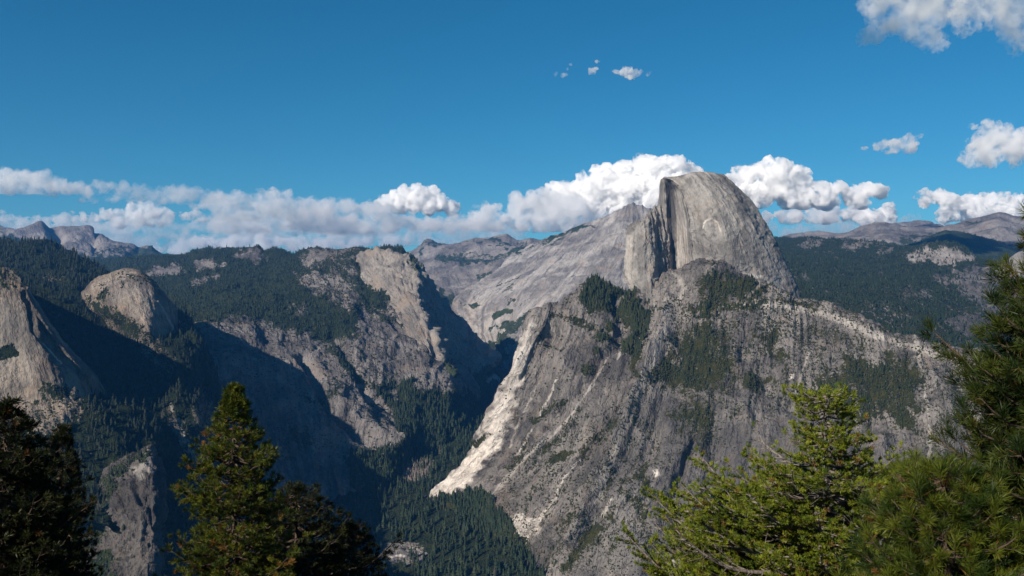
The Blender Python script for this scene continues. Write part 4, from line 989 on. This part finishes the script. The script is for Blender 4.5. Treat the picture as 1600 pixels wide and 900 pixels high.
# the 300 conifers that show largest stand as things of their own
ax, ay = to_px(AP)
size = AH / AP[:, 1]
bpy.context.view_layer.update()
dgr = bpy.context.evaluated_depsgraph_get()
order = np.argsort(-size)
fore = [(270,600,590,900),(1020,600,1600,900),(0,640,140,900)]
chosen = []
for i in order:
    if len(chosen) >= 300: break
    if not (8 < ax[i] < 1592 and ay[i] - AH[i] / AP[i, 1] * F > 5 and ay[i] < 893): continue
    if any(x0 < ax[i] < x1 and y0 < ay[i] < y1 for x0, y0, x1, y1 in fore): continue
    ok = True
    for frac in (.55, .95):
        T_ = Vector(AP[i] + np.array([0, 0, AH[i] * frac])); dv_ = T_.normalized()
        hit, loc_, *_r = scn.ray_cast(dgr, Vector((0, 0, 0)), dv_, distance=T_.length - 4)
        if hit: ok = False; break
    if ok: chosen.append(i)
chosen = np.array(chosen)
LAND = [(735,800,'the wood edge under the rockslide'),(760,870,'the wooded foot of the mountainside'),(560,860,'the shaded valley wood'),(700,890,'the lowest valley wood'),(238,700,'the pale rock spur top'),(150,790,'the rock spur side'),(60,640,'the foot of the leftmost bare dome'),(140,600,'the gap between the bare domes'),(200,500,'the rounded bare dome'),
        (275,640,'the pale streak on the dark ridge'),(318,640,'the outcrop by the spire-topped pine'),(60,385,'the far left skyline'),(630,862,'the small valley clearing'),(662,778,'the pale rockslide tip'),
        (700,840,'the valley right of the clearing'),(640,735,'the grey patch of dead trees'),(600,780,'the edge of the big valley shadow'),(780,830,'the pale boulder fans'),(690,660,'the middle of the canyon forest'),(610,690,'the foot of the left canyon wall'),
        (940,460,'the ledge beside the sheer face'),(1000,520,'the wooded gully under the sheer face'),(1140,445,'the grove under the great dome'),(1070,560,'the green apron below the great dome'),(1350,610,'the right shoulder green patch'),
        (900,650,'the pale slanting runnels'),(990,780,'the low grey slab'),(1230,520,'the pale stony bench'),(830,700,'the lower rockslide flank'),(330,800,'the slope behind the spire-topped pine')]
def where(x, y, w):
    gr = 'conifers on the ledges of the granite mountainside' if w else ('conifers on the shadowed left ridge' if x < 340 else 'conifers on the valley floor')
    j = min(range(len(LAND)), key=lambda k: (LAND[k][0] - x) ** 2 + (LAND[k][1] - y) ** 2)
    dx, dy = x - LAND[j][0], y - LAND[j][1]; r = math.hypot(dx, dy)
    far_w = 'close ' if r < 22 else ('' if r < 50 else '')
    k = int(((math.degrees(math.atan2(-dy, dx)) + 22.5) % 360) // 45)
    dr = ('right of', 'upper right of', 'above', 'upper left of', 'left of', 'lower left of', 'below', 'lower right of')[k]
    return f'{dr} {LAND[j][2]}', gr
protos = {}
def conifer_mesh(w):
    TV, TT = T_NEAR[w]
    me = bpy.data.meshes.new('conifer'); me.from_pydata([tuple(v) for v in TV], [], [tuple(int(a) for a in t) for t in TT]); return me
for w in range(4):
    me = conifer_mesh(w)
    protos[w] = me
TM = {}
for k_ in range(5):
    for wm in (0, 1, 2):
        for w in range(4):
            me = protos[w].copy(); me.name = 'conifer'
            a = me.attributes.new('tint', 'FLOAT', 'POINT'); a.data.foreach_set('value', np.full(len(me.vertices), (.1, .3, .5, .68, .95)[k_], np.float32))
            me.materials.append((M_tree, M_tree_warm, M_tree_shaded)[wm]); TM[(w, wm, k_)] = me
NL = []
for i in chosen:
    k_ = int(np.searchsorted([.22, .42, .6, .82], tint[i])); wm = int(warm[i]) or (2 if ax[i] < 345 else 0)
    o = bpy.data.objects.new('conifer', TM[(int(rng.integers(4)), wm, k_)])
    o.location = AP[i]; s_ = AH[i]; o.scale = (s_, s_, s_); o.rotation_euler = (0, 0, rng.uniform(0, 6.28))
    link(o)
    wh, gr = where(ax[i], ay[i], wm == 1)
    sz = 'tall' if s_ > 30 else ('slender' if s_ > 22 else 'small')
    cl = ('blackish', 'dark', 'green', 'olive', 'greyish')[k_]
    NL.append((o, ax[i], f'{sz} {cl} conifer', wh, gr))
ORD = ['first', 'second', 'third', 'fourth', 'fifth', 'sixth', 'seventh', 'eighth', 'ninth', 'tenth', 'eleventh', 'twelfth']
byl = {}
for t_ in NL: byl.setdefault((t_[2], t_[3]), []).append(t_)
for (kd, wh), L_ in byl.items():
    L_.sort(key=lambda t_: t_[1])
    for n_, t_ in enumerate(L_):
        tag(t_[0], f'{kd} {wh}' if len(L_) == 1 else ' '.join(f'{ORD[min(n_, 11)]} from left, {kd} {wh}'.split()[:16]), 'conifer', t_[4])
rest = np.ones(len(AP), bool); rest[chosen] = False
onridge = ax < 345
for sel, mt_ in ((rest & ~warm & ~onridge, M_tree), (rest & ~warm & onridge, M_tree_shaded)):
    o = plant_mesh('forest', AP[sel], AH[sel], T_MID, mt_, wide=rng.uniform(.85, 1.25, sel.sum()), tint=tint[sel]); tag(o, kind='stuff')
o = plant_mesh('forest', AP[rest & warm], AH[rest & warm], T_MID, M_tree_warm, wide=rng.uniform(.85, 1.3, (rest & warm).sum()), tint=tint[rest & warm]); tag(o, kind='stuff')
MP, MH = cat(mid); tag(plant_mesh('forest', MP, MH, T_MID[:2] + T_FAR, M_tree, wide=rng.uniform(.9, 1.3, len(MP)), tint=rng.beta(2, 2.6, len(MP))), kind='stuff')
FP, FH = cat(far_); tag(plant_mesh('forest', FP, FH, T_FAR, M_tree, wide=rng.uniform(.9, 1.4, len(FP)), tint=rng.beta(2, 2.6, len(FP))), kind='stuff')
# scrub
sc = [sample(L_base, 9000, lo=(.15, .7), pxr=(780, 1600)), sample(L_base, 8500, thr=.7, pxr=(780, 1600)), sample(L_base, 2200, lo=(-.1, .25), pxr=(780, 1600)),
      sample(L_plateau, 5000, lo=(.1, .7), pxr=(140, 720)), sample(L_plateau, 2500, lo=(-.1, .2), pxr=(200, 720), pyr=(480, 720)), sample(LAYERS['north'], 700, lo=(.2, .8)), sample(LAYERS['basket'], 900, lo=(.2, .8)),
      sample(LAYERS['spur'], 700, lo=(.15, 1.1)), sample(LAYERS['wooded_ridge'], 1500, lo=(.1, .6))]
BP = np.concatenate(sc); BS = rng.uniform(1.3, 4.2, len(BP)) * np.clip(BP[:, 1] / 3200., .8, 1.6)
tag(plant_mesh('scrub', BP, BS, T_BUSH, M_bush, lean=0), kind='stuff')
# grey dead trees on the valley floor
DP = sample(L_valley, 650, poly=[(585,757),(605,735),(640,718),(680,722),(672,748),(630,760)], thr=.1)
tag(plant_mesh('dead_trees', DP, rng.uniform(16, 28, len(DP)), T_MID, M_snag, wide=np.full(len(DP), .38), tint=rng.uniform(0, 1, len(DP))), kind='stuff')

# ================================================================== NEAR TREES ON THE RIM
class Tubes:
    def __init__(s): s.V, s.F, s.n = [], [], 0
    def add(s, pts, rad, k=5):
        pts = np.asarray(pts, float); rad = np.asarray(rad, float)
        d = np.gradient(pts, axis=0); d /= np.linalg.norm(d, axis=1, keepdims=True) + 1e-9
        ref = np.array([0, 0, 1.0]) if abs(d[0, 2]) < .8 else np.array([1.0, 0, 0])
        a = np.cross(d, ref); a /= np.linalg.norm(a, axis=1, keepdims=True) + 1e-9
        b = np.cross(d, a)
        th = np.arange(k) * 2 * np.pi / k
        ring = pts[:, None] + rad[:, None, None] * (np.cos(th)[None, :, None] * a[:, None] + np.sin(th)[None, :, None] * b[:, None])
        s.V.append(ring.reshape(-1, 3))
        m = len(pts); i = np.arange(m - 1)[:, None] * k; j = np.arange(k)[None]
        q = np.stack([i + j, i + (j + 1) % k, i + k + (j + 1) % k, i + k + j], -1).reshape(-1, 4) + s.n
        s.F.append(q); s.n += m * k
    def build(s, name, mat, parent, loc):
        return mesh_np(name, np.concatenate(s.V), np.concatenate(s.F), mat, parent, attrs=None) if False else _child(name, np.concatenate(s.V), np.concatenate(s.F), mat, parent, loc)
def _child(name, V, Fc, mat, parent, loc, attrs=None, smooth=True):
    return mesh_np(name, V - np.asarray(loc)[None], Fc, mat, parent, smooth=smooth, attrs=attrs)
def unit(v): return v / (np.linalg.norm(v) + 1e-9)

def rim_tree(label, px, top_py, dist, base_z, prof, seed, mats, group=None, whorl=.30, per=6, rise=.1, droop=.25, needle=.10, nw=.010,
             per_tuft=26, tuft_gap=.10, brown=.12, twig_r=.35, trunk_r=.12, bare=0., name='pine_tree', lean=(0, 0), fullness=1.0, spread=.95, tips_only=0.):
    """prof: list of (metres below the top, crown radius)"""
    r_ = np.random.default_rng(seed)
    top = world_pt(px, top_py, dist); base = np.array([top[0] + lean[0], top[1] + lean[1], base_z]); H = top[2] - base_z
    prof = np.array(prof, float)
    tb, lb = Tubes(), Tubes()
    ts = np.linspace(0, 1, 14)
    def axis(t):
        t = np.asarray(t)
        p = base[None] * (1 - t[:, None]) + top[None] * t[:, None]
        p[:, 0] += .10 * np.sin(t * 7 + seed) * (1 - t); p[:, 1] += .10 * np.cos(t * 5 + seed) * (1 - t)
        return p
    tb.add(axis(ts), trunk_r * (1 - ts) ** .8 + .012, 8)
    TP, TD, TS, TC = [], [], [], []           # tufts: position, direction, size, colour value
    def tuft(p, d, sz=1., c=None):
        TP.append(p); TD.append(unit(d)); TS.append(sz * r_.uniform(.75, 1.2)); TC.append(r_.uniform(0, .75) if c is None else c)
    depth = .05
    dmax = min(prof[-1, 0], H * .93)
    while depth < dmax:
        rad = np.interp(depth, prof[:, 0], prof[:, 1])
        t = 1 - depth / H
        p0 = axis(np.array([t]))[0]
        ph = r_.uniform(0, 6.28)
        n = max(2, int(round(per * fullness * r_.uniform(.8, 1.2))))
        for k in range(n):
            a = ph + 2 * np.pi * k / n + r_.normal(0, .25)
            L = rad * r_.uniform(.5, 1.1) * (1.28 if r_.uniform() < .12 else 1)
            if L < .05: continue
            out = np.array([math.cos(a), math.sin(a), 0]); m = 7
            u = np.linspace(0, 1, m)
            sag = -droop * L * np.sin(u * np.pi * .8) + rise * L * u + .22 * L * u ** 3
            side = np.cross(out, [0, 0, 1]) * (r_.normal(0, .12) * L)
            P = p0 + np.array([0, 0, r_.uniform(-.5, .5) * whorl]) + out * (L * u)[:, None] + side * (u ** 2)[:, None]; P[:, 2] += sag
            P += r_.normal(0, .012 * L, P.shape) * u[:, None]
            lr = .010 + .016 * L
            lb.add(P, lr * (1 - u) ** .7 + .004, 4)
            dead = r_.uniform() < bare
            tuft(P[-1], P[-1] - P[-2] + [0, 0, .25 * L], 1.1)
            nt = max(1, int(L / (tuft_gap * 1.35)))
            for j in range(nt):
                uu = .18 + .8 * (j + r_.uniform()) / nt
                q = np.array([np.interp(uu, u, P[:, c]) for c in range(3)])
                sgn = 1 if j % 2 else -1
                dr = unit(out * .75 + np.cross(out, [0, 0, 1]) * sgn * spread * r_.uniform(.6, 1.2) + np.array([0, 0, r_.uniform(-.25, .45)]))
                l2 = min(.55, twig_r * L * (1.15 - uu)) * r_.uniform(.6, 1.3) + tuft_gap * .8
                e = q + dr * l2 + np.array([0, 0, .2 * l2])
                mid_ = (q + e) / 2 + np.array([0, 0, -.06 * l2])
                lb.add([q, mid_, e], [lr * .4 + .002, .004, .0025], 3)
                if dead:
                    for _k in range(3):
                        e2 = e + unit(dr + r_.normal(0, .6, 3)) * l2 * .6; lb.add([e, e2], [.003, .0015], 3)
                    continue
                ng = max(1, int(l2 / tuft_gap))
                for g_ in range(ng):
                    f_ = (g_ + 1) / ng
                    if f_ < tips_only: continue
                    pp = q * (1 - f_) + e * f_
                    isb = r_.uniform() < brown
                    tuft(pp, dr + r_.normal(0, .3, 3) + np.array([0, 0, .25]), 1. if f_ == 1 else .85, .97 if isb else None)
        depth += whorl * r_.uniform(.7, 1.3) * (0.45 + .55 * min(1, rad))
    tuft(top + np.array([0, 0, .02]), np.array([0, 0, 1.]), 1.2)
    TP, TD, TS, TC = np.array(TP), np.array(TD), np.array(TS), np.array(TC)
    N = len(TP); K = per_tuft
    ref = r_.normal(0, 1, (N, 3)); A = np.cross(TD, ref); A /= np.linalg.norm(A, axis=1, keepdims=True); B = np.cross(TD, A)
    th = r_.uniform(0, 2 * np.pi, (N, K)); sp = r_.uniform(.25, 1.25, (N, K))
    D = TD[:, None] * np.cos(sp)[..., None] + (A[:, None] * np.cos(th)[..., None] + B[:, None] * np.sin(th)[..., None]) * np.sin(sp)[..., None]
    back = r_.uniform(-.5, .55, (N, K, 1)) * needle
    S = TP[:, None] + TD[:, None] * back * TS[:, None, None]
    Ln = needle * TS[:, None, None] * r_.uniform(.7, 1.15, (N, K, 1))
    E = S + D * Ln; E[..., 2] += Ln[..., 0] * .12
    W = np.cross(D, r_.normal(0, 1, (N, K, 3))); W /= np.linalg.norm(W, axis=2, keepdims=True) + 1e-9; W *= nw
    M = S * .45 + E * .55
    V = np.stack([S, M - W / 2, M + W / 2, E], 2).reshape(-1, 3)
    q = np.arange(N * K)[:, None] * 4; Fq = (q + np.array([[0, 1, 3, 2]])).reshape(-1, 4)
    # older needles at the back of a tuft are browner
    c = np.clip(TC[:, None] + r_.normal(0, .08, (N, K)), 0, 1); c = np.where((back[..., 0] < -.32 * needle) & (r_.uniform(0, 1, (N, K)) < brown * 3), .97, c)
    root = bpy.data.objects.new(name, None); root.location = base; link(root)
    tag(root, label, 'tree', group)
    tb.build('trunk', mats[0], root, base); lb.build('limbs', mats[0], root, base)
    _child('foliage', V, Fq, mats[1], root, base, attrs=dict(tint=np.repeat(c.ravel(), 4)), smooth=False)
    print('tufts', label, N)
    return root

# the rim ground the near trees stand on
gx = np.linspace(-60, 60, 90); gy = np.linspace(-40, 95, 100)
GX, GY = np.meshgrid(gx, gy)
def rim_z(x, y): return -1.75 - .40 * np.clip(y, -4, 200) - .012 * np.clip(y - 8, 0, 200) ** 1.6 + .35 * fbm(np.stack([x / 6, y / 6, 0 * x], -1), 4, 3)
GZ = rim_z(GX.ravel(), GY.ravel())
idx = np.arange(GX.size).reshape(GX.shape)
q_ = np.stack([idx[:-1, :-1], idx[:-1, 1:], idx[1:, 1:], idx[1:, :-1]], -1).reshape(-1, 4)
GV = np.stack([GX.ravel(), GY.ravel(), GZ], -1)
rimg = mesh_np('rim_ground', GV, q_, rock_material('rim rock', light=(.30,.27,.24), dark=(.16,.14,.12), big=12, fine=.5, streak=.1, su=2, svv=4, bump=.15, veg_noise=1.2), attrs=dict(veg=.45 * np.ones(len(GV)), pale=np.zeros(len(GV)), stain=np.zeros(len(GV)), flow=GV))
rimg['kind'] = 'structure'
def gz(px, d): return float(rim_z(np.array([(px - CX) / F * d]), np.array([d]))[0]) - .15

B_grey = bark_material('grey bark', (.07, .06, .05), (.20, .175, .15))
B_red = bark_material('brown bark', (.03, .022, .016), (.085, .055, .035))
L_fir = leaf_material('golden green needles', (.022, .042, .007), (.10, .115, .012), (.16, .075, .02), rough=.5, trans=.25)
L_bright = leaf_material('bright green needles', (.060, .095, .010), (.19, .22, .018), (.16, .09, .03), rough=.5, trans=.3)
L_pine = leaf_material('long pine needles', (.018, .036, .006), (.085, .105, .011), (.14, .065, .02), rough=.45, trans=.25)
L_edge = leaf_material('shaded pine needles', (.010, .022, .005), (.045, .062, .009), (.11, .05, .018), rough=.5, trans=.2)  # darker than the other pine needles: the edge pine's shade is in the colour
L_shaded = leaf_material('shade-darkened green needles', (.007, .012, .004), (.024, .030, .007), (.06, .030, .012), rough=.5, trans=.2)  # near-black green puts the shade on the left trees into their needle colour

rim_tree('spire-topped pine with golden green tufts, the tall one left of the valley', 366, 606, 24, gz(366, 24),
    [(0,.05),(.25,.20),(.7,.34),(1.1,.5),(1.5,.75),(1.9,1.2),(2.3,1.05),(2.8,1.4),(3.4,1.2),(4.2,1.45),(6,1.7),(9,2.1)], 5, (B_red, L_fir), whorl=.21, per=8, needle=.125, nw=.0125, per_tuft=64, tuft_gap=.14, brown=.06, twig_r=.42, tips_only=.35)
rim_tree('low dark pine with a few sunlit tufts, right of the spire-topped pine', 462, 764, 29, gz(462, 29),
    [(0,.06),(.3,.9),(.8,1.5),(1.4,1.9),(2.1,2.5),(5,2.7),(8,2.9)], 8, (B_red, L_shaded), whorl=.26, per=9, needle=.14, nw=.015, per_tuft=50, tuft_gap=.17, brown=.04, twig_r=.42)
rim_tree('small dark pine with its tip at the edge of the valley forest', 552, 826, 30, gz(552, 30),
    [(0,.06),(.3,.5),(.8,.8),(1.6,1.1),(3,1.5),(6,1.9)], 9, (B_red, L_shaded), whorl=.26, per=8, needle=.14, nw=.015, per_tuft=44, tuft_gap=.17, brown=.12, twig_r=.4)
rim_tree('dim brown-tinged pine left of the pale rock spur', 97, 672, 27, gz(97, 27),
    [(0,.05),(.5,.25),(1.2,.5),(2.2,.75),(3.5,1.0),(6,1.4),(9,1.8)], 11, (B_red, L_shaded), whorl=.26, per=8, needle=.14, nw=.016, per_tuft=44, tuft_gap=.16, brown=.06, twig_r=.42)
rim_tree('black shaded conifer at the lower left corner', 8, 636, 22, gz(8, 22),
    [(0,.06),(.5,.6),(1.2,1.05),(2.2,1.4),(3.5,1.7),(6,2.1),(9,2.5)], 12, (B_red, L_shaded), whorl=.22, per=10, needle=.14, nw=.018, per_tuft=50, tuft_gap=.15, brown=.05, twig_r=.42)
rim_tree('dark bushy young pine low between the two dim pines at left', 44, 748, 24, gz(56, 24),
    [(0,.06),(.4,.6),(1.0,1.0),(2.0,1.4),(4,1.8),(7,2.1)], 14, (B_red, L_shaded), whorl=.22, per=10, needle=.14, nw=.018, per_tuft=50, tuft_gap=.15, brown=.05, twig_r=.42)
rim_tree('bright yellow-green fir with bare grey twigs below the mountainside', 1290, 618, 17, gz(1290, 17),
    [(0,.4),(.15,.75),(.5,.7),(.8,.55),(1.05,.9),(1.3,1.7),(1.7,1.9),(2.0,2.6),(2.5,2.8),(3.0,3.3),(4.5,3.4),(7,3.0)], 21, (B_grey, L_bright), whorl=.22, per=7, rise=.12, droop=.18, needle=.078, nw=.013, per_tuft=38, tuft_gap=.078, brown=.05, twig_r=.38, bare=.12, name='fir_tree')
rim_tree('low spreading yellow-green fir filling the slope left of the taller fir', 1178, 772, 18.5, gz(1178, 18.5),
    [(0,.5),(.3,1.4),(.7,1.9),(1.2,2.1),(2,2.3),(5,2.4)], 23, (B_grey, L_bright), whorl=.17, per=9, rise=.1, droop=.15, needle=.085, nw=.013, per_tuft=40, tuft_gap=.075, brown=.04, twig_r=.36, bare=.12, name='fir_tree')
rim_tree('tall dark pine with long needles at the right edge', 1688, 290, 11.5, gz(1688, 11.5),
    [(0,.15),(.5,.45),(1.0,.62),(1.3,.75),(1.7,.95),(2.1,1.25),(2.8,1.35),(3.6,1.4),(4.4,1.7),(6,2.0),(8,2.2)], 36, (B_red, L_edge), whorl=.17, per=10, needle=.16, nw=.009, per_tuft=80, tuft_gap=.13, brown=.04, twig_r=.36)
rim_tree('low pine with bold green needle tufts between the fir and the edge pine', 1478, 738, 10.5, gz(1478, 10.5),
    [(0,.15),(.2,.55),(.5,.8),(.9,.9),(1.4,1.0),(2.5,1.3),(5,1.6)], 33, (B_red, L_pine), whorl=.16, per=9, needle=.13, nw=.007, per_tuft=84, tuft_gap=.11, brown=.04, twig_r=.35)

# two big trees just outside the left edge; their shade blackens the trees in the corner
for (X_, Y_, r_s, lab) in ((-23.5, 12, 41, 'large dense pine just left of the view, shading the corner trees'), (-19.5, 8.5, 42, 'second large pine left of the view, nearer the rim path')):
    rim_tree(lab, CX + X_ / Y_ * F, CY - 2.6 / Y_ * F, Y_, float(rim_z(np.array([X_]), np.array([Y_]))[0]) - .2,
        [(0,.2),(1,1.4),(2,2.4),(4,3.4),(8,3.8),(12,3.8)], r_s, (B_red, L_shaded), whorl=.5, per=8, needle=.3, nw=.05, per_tuft=26, tuft_gap=.34, brown=.05, twig_r=.35)

def haze(dens=2.0e-5):
    z0, z1 = -1250, 1480
    V = np.array([[x, y, z] for x in (-30000, 30000) for y in (-3000, 27000) for z in (z0, z1)], float)
    f = np.array([[0,1,3,2],[4,6,7,5],[0,4,5,1],[2,3,7,6],[0,2,6,4],[1,5,7,3]])
    t = NT('haze')
    v = t.node('ShaderNodeVolumePrincipled')
    v.inputs['Color'].default_value = (.10, .42, 1, 1)
    v.inputs['Density'].default_value = dens
    v.inputs['Anisotropy'].default_value = 0.3
    t.l.new(v.outputs[0], t.out.inputs['Volume'])
    o = mesh_np('haze', V, f, t.m, smooth=False)
    tag(o, kind='stuff'); return o
haze(2.2e-5)
